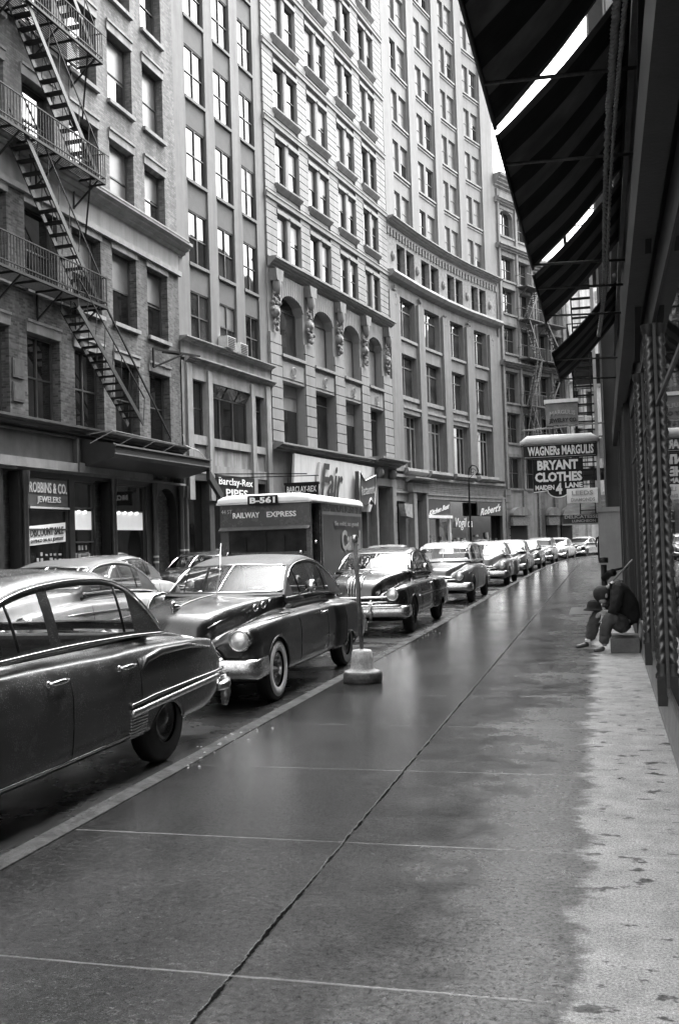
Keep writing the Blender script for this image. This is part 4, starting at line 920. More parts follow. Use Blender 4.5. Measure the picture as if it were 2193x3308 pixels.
# ============================================================ vehicles
DEF = dict(L=5.2,
 W=[(0, .74), (.1, .86), (.4, .95), (1.2, .975), (2.6, .985), (3.5, .98), (4.6, .94), (5.05, .86), (5.2, .74)],
 ZB=[(0, .36), (.4, .30), (4.7, .30), (5.2, .40)],
 ZF=[(0, .74), (.06, .83), (.3, .90), (.9, .94), (1.7, 1.0), (3.9, .98), (4.5, .90), (5.0, .80), (5.2, .64)],
 ZV=[(0, .62), (.2, .80), (.8, .90), (1.7, 1.03), (4.1, 1.0), (4.7, .86), (5.2, .52)],
 HW=[(0, .34), (.3, .46), (1.6, .68), (2.0, .78), (4.0, .76), (4.8, .62), (5.2, .5)],
 ZH=[(0, .70), (.07, .93), (.3, 1.04), (.9, 1.10), (1.75, 1.14), (4.2, 1.08), (4.7, .94), (5.1, .72), (5.2, .58)],
 gy=(1.7, 2.38, 2.95, 3.05, 3.62, 4.25), wg=.80, wr=.60,
 ZBELT=[(1.7, 1.09), (2.5, 1.12), (3.6, 1.08), (4.25, 1.02)],
 ZT=[(1.7, 1.12), (2.0, 1.33), (2.38, 1.52), (2.7, 1.595), (3.05, 1.615), (3.5, 1.57), (3.95, 1.38), (4.25, 1.08)],
 kf=.26, kr=.22, wheels=(.86, 3.98), rw=.355, arch=((.40, .34), (.37, .25)), sideq=3.62)
def car(name, label, spec, body_m, roof_m=None, glass_m=None, near=True, wwall=True, group=None, cat='car', extras=None, face='round'):
    sp = dict(DEF); sp.update(spec or {}); L = sp['L']
    t = {k: Tab(sp[k]) for k in ('W', 'ZB', 'ZF', 'ZV', 'HW', 'ZH', 'ZBELT', 'ZT')}
    root = empty(name, (0, 0, 0), label, cat, group)
    ny = 130 if near else 46; k = 4 if near else 2
    g0, gh, gb0, gb1, gc, g1 = sp['gy']
    def sec(y):
        w, zb, zf, zv, hw, zh = (t[q](y) for q in ('W', 'ZB', 'ZF', 'ZV', 'HW', 'ZH'))
        fw = sp.get('crown', .13); h = zf-zb
        pts = [(w*.86, zb-.04), (w*.965, zb+.02), (w*.995, zb+.30*h), (w, zb+.62*h), (w-.018, zf-.13), (w-.05, zf-.045), (w-fw, zf), (max(hw+.04, w-fw-.16), (zf+zv)/2-.005), (hw, zv), (hw-.045, zv+(zh-zv)*.70), (hw*.60, zh-.028), (0, zh)]
        return catmull(pts, k)
    ends = [.0, .02, .05, .1]
    ys = sorted(set([0, .015, .04, .08]+list(np.linspace(.13, L-.13, ny))+[L-.08, L-.04, L-.015, L]))
    secs = [sec(y) for y in ys]; n = len(secs[0]); ns = len(ys); jc = 8*k
    ra = sp['rw']; arches = [(w, r, zc) for w, (r, zc) in zip(sp['wheels'], sp['arch'])]
    V = []; F = []; sid = []
    for side in (1, -1):
        for i, y in enumerate(ys):
            for j, (x, z) in enumerate(secs[i]):
                yy = y
                # round the nose and tail in plan
                if sp.get('plan', 1):
                    e = (.16 if y < .6 else sp.get('planr', .16))*(x/1.0)**2
                    if y < .6: yy = y+e*(1-y/.6)**2
                    if y > L-.6: yy = y-e*(1-(L-y)/.6)**2
                V.append([side*x, yy, z])
    base = len(V)//2
    bottom = min(.5*n, 5*k+2)
    for s_ in (0, 1):
        for i in range(ns-1):
            for j in range(n-1):
                q = [s_*base+i*n+j, s_*base+i*n+j+1, s_*base+(i+1)*n+j+1, s_*base+(i+1)*n+j]
                cy = (ys[i]+ys[i+1])/2; cz = sum(V[a][2] for a in q)/4
                if j >= jc and g0+.12 < cy < g1-.1: continue
                if j < 5*k+1 and any(math.hypot(cy-w, cz-zc) < r-.005 for w, r, zc in arches): continue
                F.append(tuple(q))
        # pull the ring of arch vertices onto the circle
        for i in range(ns):
            for j in range(0, 5*k+2):
                v = V[s_*base+i*n+j]
                for w, r, zc in arches:
                    d = math.hypot(v[1]-w, v[2]-zc)
                    if r-.055 < d < r+.028 and v[2] > sp['ZB'][1][1]-.1:
                        v[1] = w+(v[1]-w)*r/d; v[2] = zc+(v[2]-zc)*r/d
    for i in (0, ns-1):   # end caps
        ring = [i*n+j for j in range(n)]+[base+i*n+j for j in range(n-2, -1, -1)]
        c = len(V); V.append([0, V[i*n][1], .5]); F += [(ring[a], ring[a+1], c) for a in range(len(ring)-1)]
    mb = MB(); mb.add([tuple(v) for v in V], F, True); body = mb.build('body', body_m, root, auto=.0005)
    # arch lips and dark wheel houses
    mb = MB(); wh = MB()
    def sidex(y, z):
        s = sec(y); best = None
        for a, b in zip(s[:6*k], s[1:6*k+1]):
            if min(a[1], b[1])-1e-6 <= z <= max(a[1], b[1])+1e-6: best = a[0]+(b[0]-a[0])*((z-a[1])/(b[1]-a[1]+1e-9))
        return best if best is not None else s[3*k][0]
    for (w, r, zc) in arches:
        for s_ in (1, -1):
            pts = []
            for a in np.linspace(R(-12), R(192), 22):
                y, z = w+r*math.cos(a), zc+r*math.sin(a)
                if z > sp['ZB'][1][1]-.02: pts.append((s_*(sidex(y, z)-.004), y, z))
            if near: mb.tube(pts, .012, 5)
            wh.lathe([(r+.005, 0), (r+.005, -.3)], (s_*(sp['W'][4][1]-.03), w, zc), axis='x', n=20, a0=math.asin((.30-zc)/r), a1=math.pi-math.asin((.30-zc)/r)) if s_ > 0 else wh.lathe([(r+.005, 0), (r+.005, .3)], (s_*(sp['W'][4][1]-.03), w, zc), axis='x', n=20, a0=math.asin((.30-zc)/r), a1=math.pi-math.asin((.30-zc)/r))
            x = s_*.64; wh.add([(x, w-r, .3), (x, w+r, .3), (x, w+r, zc+r), (x, w-r, zc+r)], [(0, 1, 2, 3)])
    wh.box(-.75, .75, .5, L-.5, .24, .32)
    if near: mb.build('arch_lip', body_m, root)
    wh.build('wheel_house', M['dark'], root)
    for w in sp['wheels']:
        for s_ in (1, -1):
            x = s_*(sp['W'][4][1]-.108); o = s_
            a = MB(); a.lathe([(.2, -.085), (ra-.03, -.09), (ra, -.06), (ra, .06), (ra-.03, .09), (.2, .085)], (x, w, ra), axis='x', n=28 if near else 14); ty = a.build('wheel', M['rubber'], root)
            a = MB(); a.lathe([(.205, .088*o), (.225, .096*o), (.30, .095*o), (.312, .086*o)] if wwall else [(.195, .087*o), (.21, .09*o)], (x, w, ra), axis='x', n=28 if near else 14); a.build('whitewall' if wwall else 'tyre_bead', M['whitewall'] if wwall else M['rubber'], ty)
            a = MB(); a.lathe([(0, .085*o), (.045, .083*o), (.075, .05*o), (.13, .045*o), (.15, .07*o), (.185, .075*o), (.2, .06*o)], (x, w, ra), axis='x', n=24 if near else 12); a.build('hubcap', M['chrome'] if wwall else body_m, ty)
    # greenhouse
    roof_m = roof_m or body_m; glass_m = glass_m or M['carglass']
    def cols(a, b, m): return list(np.linspace(a, b, m, endpoint=False))
    q = 3 if near else 1
    gy = [g0, g0+.05]+cols(g0+.09, gh-.06, 4*q)+[gh-.06, gh]+cols(gh+.05, gb0, 2*q)+[gb0]+[gb1]+cols(gb1+.1, sp['sideq'], 2*q)+[sp['sideq']]+cols(sp['sideq']+.1, gc, q)+[gc]+cols(gc+.08, g1-.06, 3*q)+[g1-.06, g1]
    gy = sorted(set(round(y, 4) for y in gy))
    wg, wr_ = sp['wg'], sp['wr']; rows = []
    fr = [(0, 0), (.0, .07), (.0, .07)]
    def gsec(y):
        zb, zt = t['ZBELT'](y), t['ZT'](y); H = max(zt-zb, .02); pinch = sp.get('pinch', 0)*max(0, (y-gc)/(g1-gc))**2
        W0 = wg-pinch; Wt = W0-(wg-wr_)*min(1, H/.5)*.72
        def side(f): return (W0+(Wt-W0)*(f**1.3)/(.86**1.3), zb+H*f)
        P = [side(0), side(.07), side(.3), side(.55), side(.75), side(.82), (Wt-.03, zb+H*.905), (Wt-.10, zb+H*.955), (Wt*.68, zt-.018*min(1, H/.3)-.0), (Wt*.34, zt-.004), (0, zt)]
        return P
    gs = [gsec(y) for y in gy]; gn = len(gs[0]); V = []; 
    for s_ in (1, -1):
        for i, y in enumerate(gy):
            for x, z in gs[i]:
                H = max(t['ZT'](y)-t['ZBELT'](y), 0)
                c = 0
                if y < gh+.3: c = -sp['kf']*max(0, 1-(y-g0)/(gh+.3-g0))**.8
                if y > gc-.3: c = sp['kr']*max(0, 1-(g1-y)/(g1-gc+.3))**.8
                V.append((s_*x, y+c*(1-(x/wg)**2), z))
    gb = len(V)//2; shell, ws, rw_, sides = [], [], [], {1: {}, -1: {}}
    for s_ in (0, 1):
        for i in range(len(gy)-1):
            c = (gy[i]+gy[i+1])/2
            for j in range(gn-1):
                f = (s_*gb+i*gn+j, s_*gb+i*gn+j+1, s_*gb+(i+1)*gn+j+1, s_*gb+(i+1)*gn+j)
                if g0+.05 < c < gh-.06 and j >= 6: ws.append(f)
                elif gc+.02 < c < g1-.06 and j >= 6+sp.get('rq', 1): rw_.append(f)
                elif 1 <= j <= 3 and (g0+.3 < c < gb0 or gb1 < c < sp['sideq']) : sides[1 if s_ == 0 else -1].setdefault(0 if c < gb0 else 1, []).append(f)
                else: shell.append(f)
    mb = MB(); mb.add(V, shell, True); ro = mb.build('roof', roof_m, root, auto=.0005)
    def sub(nm, fs, m, par=None):
        if not fs: return
        used = sorted({a for f in fs for a in f}); mp = {a: b for b, a in enumerate(used)}
        mb = MB(); mb.add([V[a] for a in used], [tuple(mp[a] for a in f) for f in fs], True); return mb.build(nm, m, par or root, auto=.0005)
    sub('windshield', ws, glass_m); sub('rear_window', rw_, glass_m)
    for s_ in (1, -1):
        for kx, fs in sides[s_].items(): sub('side_window', fs, glass_m)
    # chrome window edging
    if near:
        ch = MB(); iw = [i for i, y in enumerate(gy) if g0 <= y <= g1]
        for s_ in (0, 1):
            ch.tube([Vector(V[s_*gb+i*gn])+Vector(((1, -1)[s_]*.012, 0, 0)) for i in iw], .014, 6)   # belt
            ii = [i for i, y in enumerate(gy) if g0+.04 <= y <= gh-.05]
            ch.tube([V[s_*gb+i*gn+6] for i in ii], .011, 5)
            i2 = [i for i, y in enumerate(gy) if g0+.3 <= y <= sp['sideq']+.02]; ch.tube([Vector(V[s_*gb+i*gn+5])+Vector(((1, -1)[s_]*.012, 0, .006)) for i in i2+[i for i, y in enumerate(gy) if y > sp['sideq']+.02 and y < g1-.05]], .010, 5)
            for yv in (g0+.62, sp['sideq']-.16):
                i = min(range(len(gy)), key=lambda a: abs(gy[a]-yv)); vb = MB(); vb.tube([V[s_*gb+i*gn+j] for j in (1, 2, 3, 4)], .010, 6); vb.build('window_divider', M['black'], root)
        ii = [i for i, y in enumerate(gy) if g0+.04 <= y <= gh-.05]
        ch.tube([Vector(V[i*gn+gn-1])+Vector((0, -.006, 0)) for i in ii], .013, 5)       # split windshield bar
        for yy in (g0+.05, gh-.06):
            i = min(range(len(gy)), key=lambda a: abs(gy[a]-yy)); ch.tube([V[gb+i*gn+j] for j in range(6, gn)][:-1]+[V[i*gn+j] for j in range(gn-1, 5, -1)], .012, 5)
        for yy in (gc+.02, g1-.06):
            i = min(range(len(gy)), key=lambda a: abs(gy[a]-yy)); ch.tube([V[gb+i*gn+j] for j in range(7, gn)][:-1]+[V[i*gn+j] for j in range(gn-1, 6, -1)], .011, 5)
        ch.build('window_chrome', M['chrome'], root)
    # cabin
    cb = MB(); cb.box(-.76, .76, g0+.1, g1-.15, .3, .4); cb.box(-.76, .76, g0+.05, g0+.12, .3, 1.04); cb.box(-.76, .76, g1-.2, g1-.15, .3, .98)
    for s_ in (1, -1): cb.box(s_*.72, s_*.76, g0+.1, g1-.15, .3, 1.03)
    cb.build('cabin', M['dark'], root)
    for yy in (2.75, 3.75):
        if yy+.2 > g1: continue
        se = MB(); se.box(-.68, .68, yy-.45, yy+.05, .45, .62); se.box(-.68, .68, yy, yy+.16, .5, 1.06); se.build('seat', mat('seat_cloth', .07, .9, .2, 8), root, bevel=.04)
    if near:
        st = MB(); n2 = 22; st.tube([(.38+.2*math.cos(a), 2.18+.07*math.sin(a), 1.03+.19*math.sin(a)) for a in np.linspace(0, 2*math.pi, n2)], .013, 5, cap=False); st.bar((.2, 2.18, 1.03), (.56, 2.18, 1.03), .015); st.bar((.38, 2.18, 1.03), (.38, 1.85, .9), .03); st.build('steering_wheel', M['black'], root)
    # headlamps, bumpers, grille
    hy, hz, hx = sp.get('head', (.10, .73, .68))
    for s_ in (1, -1):
        a = MB(); a.lathe([(.115, -.02), (.125, -.05), (.105, -.075), (.098, -.06)], (s_*hx, hy, hz), axis='y', n=22 if near else 12); a.lathe([(.125, -.05), (.12, .02), (.1, .2)], (s_*hx, hy, hz), axis='y', n=22 if near else 12)
        h = a.build('headlight', M['chrome'] if near else M['chrome'], root)
        a = MB(); a.lathe([(0, -.088), (.05, -.084), (.085, -.07), (.1, -.055)], (s_*hx, hy, hz), axis='y', n=20 if near else 10); a.build('lens', M['lens'], h)
    bm_ = M['chrome_dull'] if near else M['chrome']
    def bumper(y, z, hgt, wid, bow, sgn, nm, wrap=.32):
        prof = [(-.0, -.5), (-.035, -.42), (-.055, -.1), (-.05, .1), (-.02, .38), (0, .5)]
        mb = MB(); cols_ = []
        xs = [(-wid, wrap)]+[(-wid+.0+wid*2*i/16, 0) for i in range(17)]+[(wid, wrap)]
        vs = []; 
        for x, wr2 in xs:
            yy = y+sgn*(bow*(x/wid)**2+wr2)*1.0
            nx = 0 if not wr2 else (1 if x > 0 else -1)
            for p, h in prof: vs.append((x+(nx*-p*.6 if wr2 else (x/wid)**5*.03), yy+sgn*p, z+h*hgt))
        m_ = len(prof); fs = [(i*m_+j, i*m_+j+1, (i+1)*m_+j+1, (i+1)*m_+j) for i in range(len(xs)-1) for j in range(m_-1)]
        mb.add(vs, fs, True); o = mb.build(nm, bm_, root)
        md = o.modifiers.new('thick', 'SOLIDIFY'); md.thickness = .012; md.offset = 0
        g = MB()
        for x in (-.34, .34): g.tube([(x, y-sgn*.06, z-hgt*.75), (x, y-sgn*.10, z), (x, y-sgn*.09, z+hgt*.75), (x, y-sgn*.02, z+hgt*1.05)], [.03, .045, .04, .02], 8)
        g.build('bumper_guard', bm_, o); return o
    bumper(sp.get('fbump', -.06), .45, .2, .98, .1, 1, 'front_bumper', .42); sp.get('rbump', True) and bumper(L+.06, .45, .17, .90, .08, -1, 'rear_bumper', .2)
    if face == 'dagmar' or face == 'round' or face == 'teeth' or face == 'bars':
        g = MB()
        if face == 'teeth':
            g.tube([(x, -.04+.1*(x/.6)**2, .80-.26*abs(x/.62)**3) for x in np.linspace(-.62, .62, 19)], .035, 8)
            g.tube([(x, -.03+.1*(x/.6)**2, .55) for x in np.linspace(-.62, .62, 11)], .028, 8)
            for x in np.linspace(-.5, .5, 9): g.tube([(x, -.03, .77), (x, -.075, .62), (x, -.06, .42)], [.02, .03, .018], 6)
        elif face == 'bars':
            for z in (.53, .62, .71): g.tube([(x, -.02+.12*(x/.7)**2, z) for x in np.linspace(-.72, .72, 13)], .022, 6)
            for x in np.linspace(-.1, .1, 5): g.tube([(x, -.015, .62), (x, .0, .88), (x, .09, 1.01), (x, .3, 1.075)], .012, 5)
        elif face == 'round':
            for z in (.55, .64): g.tube([(x, -.02+.12*(x/.7)**2, z) for x in np.linspace(-.7, .7, 13)], .026, 6)
            g.tube([(x, -.01+.12*(x/.7)**2, .74-.1*(x/.7)**2) for x in np.linspace(-.6, .6, 13)], .02, 6)
        g.build('grille', M['chrome'], root)
        g = MB(); g.add([(x, -.004+.12*(x/.7)**2, z) for x in np.linspace(-.64, .64, 9) for z in (.45, .74-.1*(x/.64)**2)], [(2*i, 2*i+2, 2*i+3, 2*i+1) for i in range(8)]); g.build('grille_opening', M['dark'], root)
    # tail lamps
    for s_ in (1, -1): a = MB(); a.ball((s_*.8, L-.05, .70), .05, 7, (1, .8, 1.3)); a.build('tail_lamp', mat('tail_glass', .05, .1, coat=1), root)
    # rub strips / door seams / handles following the body side
    def sideline(pts, r, m, nm, both=True, out=.006, flat=1.0, subd=10):
        mb = MB(); pp = []
        for (y0, z0), (y1, z1) in zip(pts, pts[1:]):
            for i in range(subd): pp.append((y0+(y1-y0)*i/subd, z0+(z1-z0)*i/subd))
        pp.append(pts[-1])
        for s_ in (1, -1) if both else (1,): mb.tube([(s_*(sidex(y, z)+out), y, z) for y, z in pp], r, 6, flat=flat)
        return mb.build(nm, m, root)
    if near:
        for y in sp.get('seams', (1.72, 2.97, 3.72)): sideline([(y, .34), (y, t['ZF'](y)-.06)], .0045, M['dark'], 'door_seam', out=.0, subd=14)
    for (nm, pts, r, mk) in sp.get('strips', []): sideline(pts, r, M[mk], nm, out=r*.35)
    for y in (sp.get('handles', (2.75, 3.5)) if near else ()):
        mb = MB()
        for s_ in (1, -1):
            x = s_*(sidex(y, t['ZF'](y)-.13)); z = t['ZF'](y)-.10
            mb.tube([(x, y-.1, z), (x+s_*.035, y-.07, z+.005), (x+s_*.042, y, z+.008), (x+s_*.035, y+.08, z+.004), (x+s_*.01, y+.12, z)], [.01, .016, .02, .018, .01], 8)
            mb.lathe([(0, .012*s_), (.02, .01*s_), (.024, 0)], (x, y-.1, z), axis='x', n=10)
        mb.build('door_handle', M['chrome'], root)
    if extras: extras(root, sidex, t, V, gy, gn, gb)
    return root
def place(o, x, y, rz=0, z=-.15): o.location = (x, y, z); o.rotation_euler = (0, 0, -rz)
M['carglass'] = clearglass('car_glass', .72, .8, .015)
M['carglass_wet'] = clearglass('car_glass_rain', .75, .9, .02, drops=.25)
M['carglass_dark'] = glassmat('car_glass_far', .03, .08, 1.4, .0)
PD = paint('wet_black_enamel', .012, .2); PD2 = paint('wet_dark_blue_enamel', .013, .26); PD3 = paint('wet_charcoal_enamel', .012, .12)
PG = paint('wet_grey_enamel', .12, .22, .5); PL = paint('wet_pale_enamel', .22, .25, .5); PW = paint('wet_white_enamel', .50, .3, .4); PM = paint('wet_mid_enamel', .09, .2, .5); PR = mat('dull_dark_roof', .05, .42, .35, 4, spec=.6, bmp=.5, bscale=110)
# --- foreground sedan (rear half in view)
def ex_fg(root, sidex, t, V, gy, gn, gb):
    a = MB()
    for k in range(9): z = .30+k*.024; a.box(sidex(3.3, z)-.02, sidex(3.3, z)+.018, 3.24, 3.50, z, z+.014)
    a.build('stone_guard', M['chrome_dull'], root)
    a = MB()     # fender crease
    a.tube([(sidex(y, .86)+.012, y, z) for y, z in ((3.42, .80), (3.5, .88), (3.75, .915), (4.3, .905), (4.9, .83))], [.006, .03, .035, .03, .01], 8, flat=1)
    a.build('fender_crease', PD2, root)
    a = MB(); a.tube([(.93, 5.12, .42), (.955, 5.28, .43), (.93, 5.38, .43), (.5, 5.44, .43), (-.5, 5.44, .43), (-.93, 5.38, .43)], [.03, .05, .06, .06, .06, .05], 10); a.tube([(.90, 5.38, .22), (.90, 5.42, .33), (.88, 5.40, .5)], [.03, .055, .035], 8); a.build('bumper_end', M['chrome_dull'], root)
spec_fg = dict(L=5.25, head=(.10, .73, .68), planr=.07,
 W=[(0, .74), (.1, .86), (.4, .95), (1.2, .985), (2.6, .995), (3.2, .995), (3.45, 1.01), (4.3, 1.01), (5.0, .985), (5.2, .95), (5.25, .93)],
 ZF=[(0, .74), (.06, .83), (.3, .90), (.9, .95), (1.7, .99), (2.6, .975), (3.2, .96), (3.5, .965), (4.4, .945), (5.0, .90), (5.2, .86), (5.25, .83)],
 ZV=[(0, .62), (.2, .80), (.8, .90), (1.7, 1.03), (3.9, 1.01), (4.6, .95), (5.1, .85), (5.25, .7)],
 ZH=[(0, .70), (.07, .93), (.3, 1.04), (.9, 1.08), (1.75, 1.10), (3.9, 1.07), (4.5, 1.02), (5.0, .90), (5.25, .68)],
 HW=[(0, .34), (.3, .46), (1.6, .68), (2.0, .80), (4.0, .78), (4.8, .74), (5.25, .70)],
 ZBELT=[(1.35, 1.07), (2.5, 1.085), (3.4, 1.07), (4.05, 1.04)], ZT=[(1.35, 1.10), (1.6, 1.30), (1.95, 1.52), (2.4, 1.605), (2.85, 1.63), (3.25, 1.615), (3.55, 1.53), (3.85, 1.30), (4.05, 1.06)],
 gy=(1.35, 1.95, 2.32, 2.45, 3.5, 4.05), sideq=3.56, wg=.88, wr=.70, wheels=(.86, 3.9), rbump=False, arch=((.42, .35), (.355, .14)), crown=.09,
 strips=[('fender_moulding', [(3.24, .56), (3.6, .585), (4.4, .60), (5.2, .60)], .016, 'chrome'), ('fender_moulding', [(3.24, .50), (3.5, .515), (4.4, .545), (5.0, .555)], .030, 'chrome_dull'), ('rocker_moulding', [(.9, .33), (3.3, .33)], .012, 'chrome')],
 seams=(1.4, 2.40, 3.4), handles=(2.22, 3.2))
fg = car('parked_sedan', 'dark sedan cut off at the left edge, chrome strips on its rear fender', spec_fg, PD2, PD2, M['carglass_wet'], True, False, 'cars parked along the near kerb', extras=ex_fg)
place(fg, -4.5, 3.68)
# --- big dark sedan with portholes
def ex_bu(root, sidex, t, V, gy, gn, gb):
    a = MB()
    for k in range(3):
        y = 1.02+.27*k; n_ = Vector((.75, 0, .66)); c = Vector((.655, y, 1.03+.012*k)); pts = []
        for q in np.linspace(0, 2*math.pi, 14): pts.append(c+Vector((0, .075*math.cos(q), 0))+Vector((.0, 0, 1))*.035*math.sin(q))
        a.tube(pts, .011, 5, cap=False)
    a.build('porthole', M['chrome'], root)
    a = MB(); a.lathe([(.0, .17), (.02, .165), (.035, .15), (.035, .135), (.02, .12), (.012, .03), (.03, .0)], (0, .2, 1.0), n=14); a.tube([(0, .2, 1.10), (0, .35, 1.1), (0, .5, 1.075)], [.03, .02, .01], 8); a.build('hood_ornament', M['chrome'], root)
    a = MB(); a.tube([(0, y, t['ZH'](y)+.006) for y in np.linspace(.3, 1.42, 12)], .009, 6)
    for s_ in (1, -1): a.tube([(s_*(t['HW'](y)-.03), y, t['ZV'](y)+(t['ZH'](y)-t['ZV'](y))*.45+.012) for y in np.linspace(.12, 1.7, 16)], .006, 5)
    a.build('hood_moulding', M['chrome'], root)
    a = MB(); a.tube([(-.0, 1.43, 1.12), (-.06, 1.75, 1.45), (-.12, 1.95, 1.78)], [.008, .006, .004], 6); a.ball((-.06, 1.75, 1.45), .02, 6); a.build('antenna', M['chrome'], root)
    a = MB()
    for s_ in (1, -1): a.bar((s_*.08, 1.5, 1.17), (s_*.5, 1.72, 1.215), .014); 
    a.build('wiper', M['black'], root)
    a = MB(); a.lathe([(0, -.03), (.07, -.025), (.085, 0), (.075, .04), (0, .06)], (1.0, 2.12, 1.22), axis='y', n=16); a.tube([(.8, 2.2, 1.1), (.9, 2.18, 1.18), (1.0, 2.15, 1.22)], .014, 6); a.build('door_mirror', M['chrome'], root)
    a = MB(); a.ball((.93, 5.0, .6), .03, 6)
    a.lathe([(.035, -.02), (.04, -.045), (0, -.06)], (.62, .02, .54), axis='y', n=12); a.build('parking_lamp', M['lens'], root)
    a = MB(); a.poly([(-.50, .74), (-.26, .74), (-.26, .9), (-.50, .9)], -.10, -.085); a.build('licence_plate', mat('plate', .5, .5, .3, 20), root)
spec_bu = dict(L=5.32, crown=.16, planr=.07,
 W=[(0, .80), (.1, .90), (.35, .965), (1.2, .985), (2.6, .985), (3.38, .96), (3.5, 1.0), (3.75, 1.035), (4.4, 1.04), (5.0, 1.0), (5.32, .88)],
 ZF=[(0, .70), (.05, .82), (.22, .885), (.6, .92), (1.4, .945), (2.4, .95), (3.3, .945), (3.55, .93), (4.2, .93), (4.8, .84), (5.2, .62)],
 ZV=[(0, .60), (.15, .76), (.6, .84), (1.7, 1.0), (2.2, 1.04), (4.1, 1.0), (4.7, .86), (5.2, .52)],
 HW=[(0, .38), (.2, .50), (1.5, .68), (2.0, .78), (4.0, .76), (4.8, .62), (5.2, .5)],
 ZH=[(0, .78), (.05, .96), (.2, 1.05), (.6, 1.12), (1.1, 1.155), (1.75, 1.17), (4.2, 1.08), (4.7, .94), (5.1, .72), (5.2, .58)],
 ZBELT=[(1.7, 1.10), (2.5, 1.10), (3.6, 1.06), (4.3, 1.0)], ZT=[(1.7, 1.15), (1.95, 1.33), (2.3, 1.53), (2.6, 1.60), (3.0, 1.625), (3.45, 1.585), (3.95, 1.38), (4.3, 1.06)],
 gy=(1.7, 2.3, 2.9, 3.0, 3.62, 4.3), sideq=3.66, wheels=(.86, 3.95), arch=((.39, .33), (.40, .10)), head=(.13, .745, .80),
 strips=[('side_moulding', [(.5, .93), (1.2, .945), (1.75, .93)], .009, 'chrome')], handles=(2.78,))
bu = car('parked_sedan', 'wet dark sedan with portholes, whitewall tyres and a raised radio antenna', spec_bu, PD, PR, M['carglass_wet'], True, True, 'cars parked along the near kerb', extras=ex_bu, face='teeth')
place(bu, -4.55, 9.82)
# --- black sedan with ribbed nose
def ex_po(root, sidex, t, V, gy, gn, gb):
    a = MB()
    for x in np.linspace(-.13, .13, 5): a.tube([(x, y, t['ZH'](y)+.008) for y in np.linspace(.03, .42, 8)], .016, 6)
    a.tube([(0, y, t['ZH'](y)+.02) for y in np.linspace(.35, .62, 4)], [.03, .05, .03, .01], 8); a.build('hood_rib', M['chrome'], root)
    a = MB(); a.tube([(0, y, t['ZH'](y)+.004) for y in np.linspace(.5, 1.42, 8)], .008, 5); a.build('hood_moulding', M['chrome'], root)
    a = MB(); a.tube([(x, -.13+.1*(x/.9)**2, .56) for x in np.linspace(-.9, .9, 13)], .025, 6); a.build('bumper_bar', M['chrome_dull'], root)
    a = MB(); a.lathe([(0, -.03), (.06, -.025), (.075, 0), (.06, .04), (0, .05)], (.97, 2.15, 1.2), axis='y', n=12); a.build('door_mirror', M['chrome'], root)
    a = MB()
    for s_ in (1, -1): a.bar((s_*.08, 1.52, 1.17), (s_*.5, 1.74, 1.215), .014); 
    a.build('wiper', M['black'], root)
spec_po = dict(spec_bu); spec_po.update(strips=[('side_moulding', [(1.35, .66), (2.9, .66), (4.95, .66)], .012, 'chrome'), ('rocker_moulding', [(1.4, .33), (3.4, .33)], .014, 'chrome')], head=(.10, .755, .72), seams=(1.72, 2.97), ZH=[(0, .72), (.05, .92), (.2, 1.03), (.6, 1.12), (1.1, 1.16), (1.75, 1.18), (4.2, 1.08), (4.7, .94), (5.1, .72), (5.2, .58)])
po = car('parked_sedan', 'glossy black sedan with a chrome ribbed nose parked behind the pole stand', spec_po, PD3, PD3, M['carglass'], True, False, 'cars parked along the near kerb', extras=ex_po, face='bars')
place(po, -4.52, 17.95)
# --- pale roofed grey wagon
spec_wa = dict(ZT=[(1.75, 1.12), (1.95, 1.35), (2.15, 1.57), (2.4, 1.64), (3.2, 1.67), (4.3, 1.64), (4.9, 1.5), (5.05, 1.1)], ZBELT=[(1.75, 1.08), (3.4, 1.08), (5.05, 1.04)], gy=(1.75, 2.12, 2.95, 3.05, 4.6, 5.05), sideq=4.35, wg=.80, wr=.66, kf=.16, kr=.05,
 ZH=[(0, .70), (.07, .90), (.3, .99), (.9, 1.05), (1.75, 1.10), (4.9, 1.04), (5.1, .9), (5.2, .7)], HW=[(0, .34), (.3, .5), (1.6, .70), (2.0, .78), (4.9, .76), (5.2, .6)], strips=[('fender_spear', [(.35, .80), (.75, .83)], .012, 'chrome')])
wa = car('parked_wagon', 'grey station wagon with a white roof parked behind the glossy black sedan', spec_wa, PG, PW, M['carglass'], True, False, 'cars parked along the near kerb', face='round')
place(wa, -4.5, 26.85)
# --- far line of parked cars
spec_ht = dict(spec_bu); spec_ht.update(strips=[], handles=(3.2,), sideq=3.72, gy=(1.7, 2.3, 3.02, 3.06, 3.62, 4.3), wr=.58, ZF=[(0, .72), (.06, .84), (.3, .92), (.9, .95), (1.7, .98), (3.2, .96), (3.6, 1.0), (4.3, .96), (4.9, .84), (5.2, .62)])
fars = [(36, PL, PW, 'pale rounded sedan parked behind the white roofed wagon', {k: v for k, v in spec_bu.items() if k not in ('strips', 'handles')}), (44.5, PL, PW, 'light grey sedan with a bright bumper, second behind the wagon', {k: v for k, v in spec_fg.items() if k not in ('strips', 'handles', 'seams', 'rbump')}),
        (53, PM, PW, 'two tone car with dark fenders and white roof in the far parked row', dict(gy=spec_ht['gy'], wr=.55, ZT=[(a, b-.06) for a, b in spec_bu['ZT']])), (62, PL, PL, 'pale sedan where the kerb begins to bend', {k: v for k, v in spec_wa.items() if k != 'strips'}),
        (70, PW, PW, 'white car half hidden on the bend of the kerb', {}), (77, PD3, PW, 'dark car with a bright chrome grille and white roof near the end of the row', {}), (83.5, PW, PW, 'last white car visible beside the sidewalk at the far end', {})]
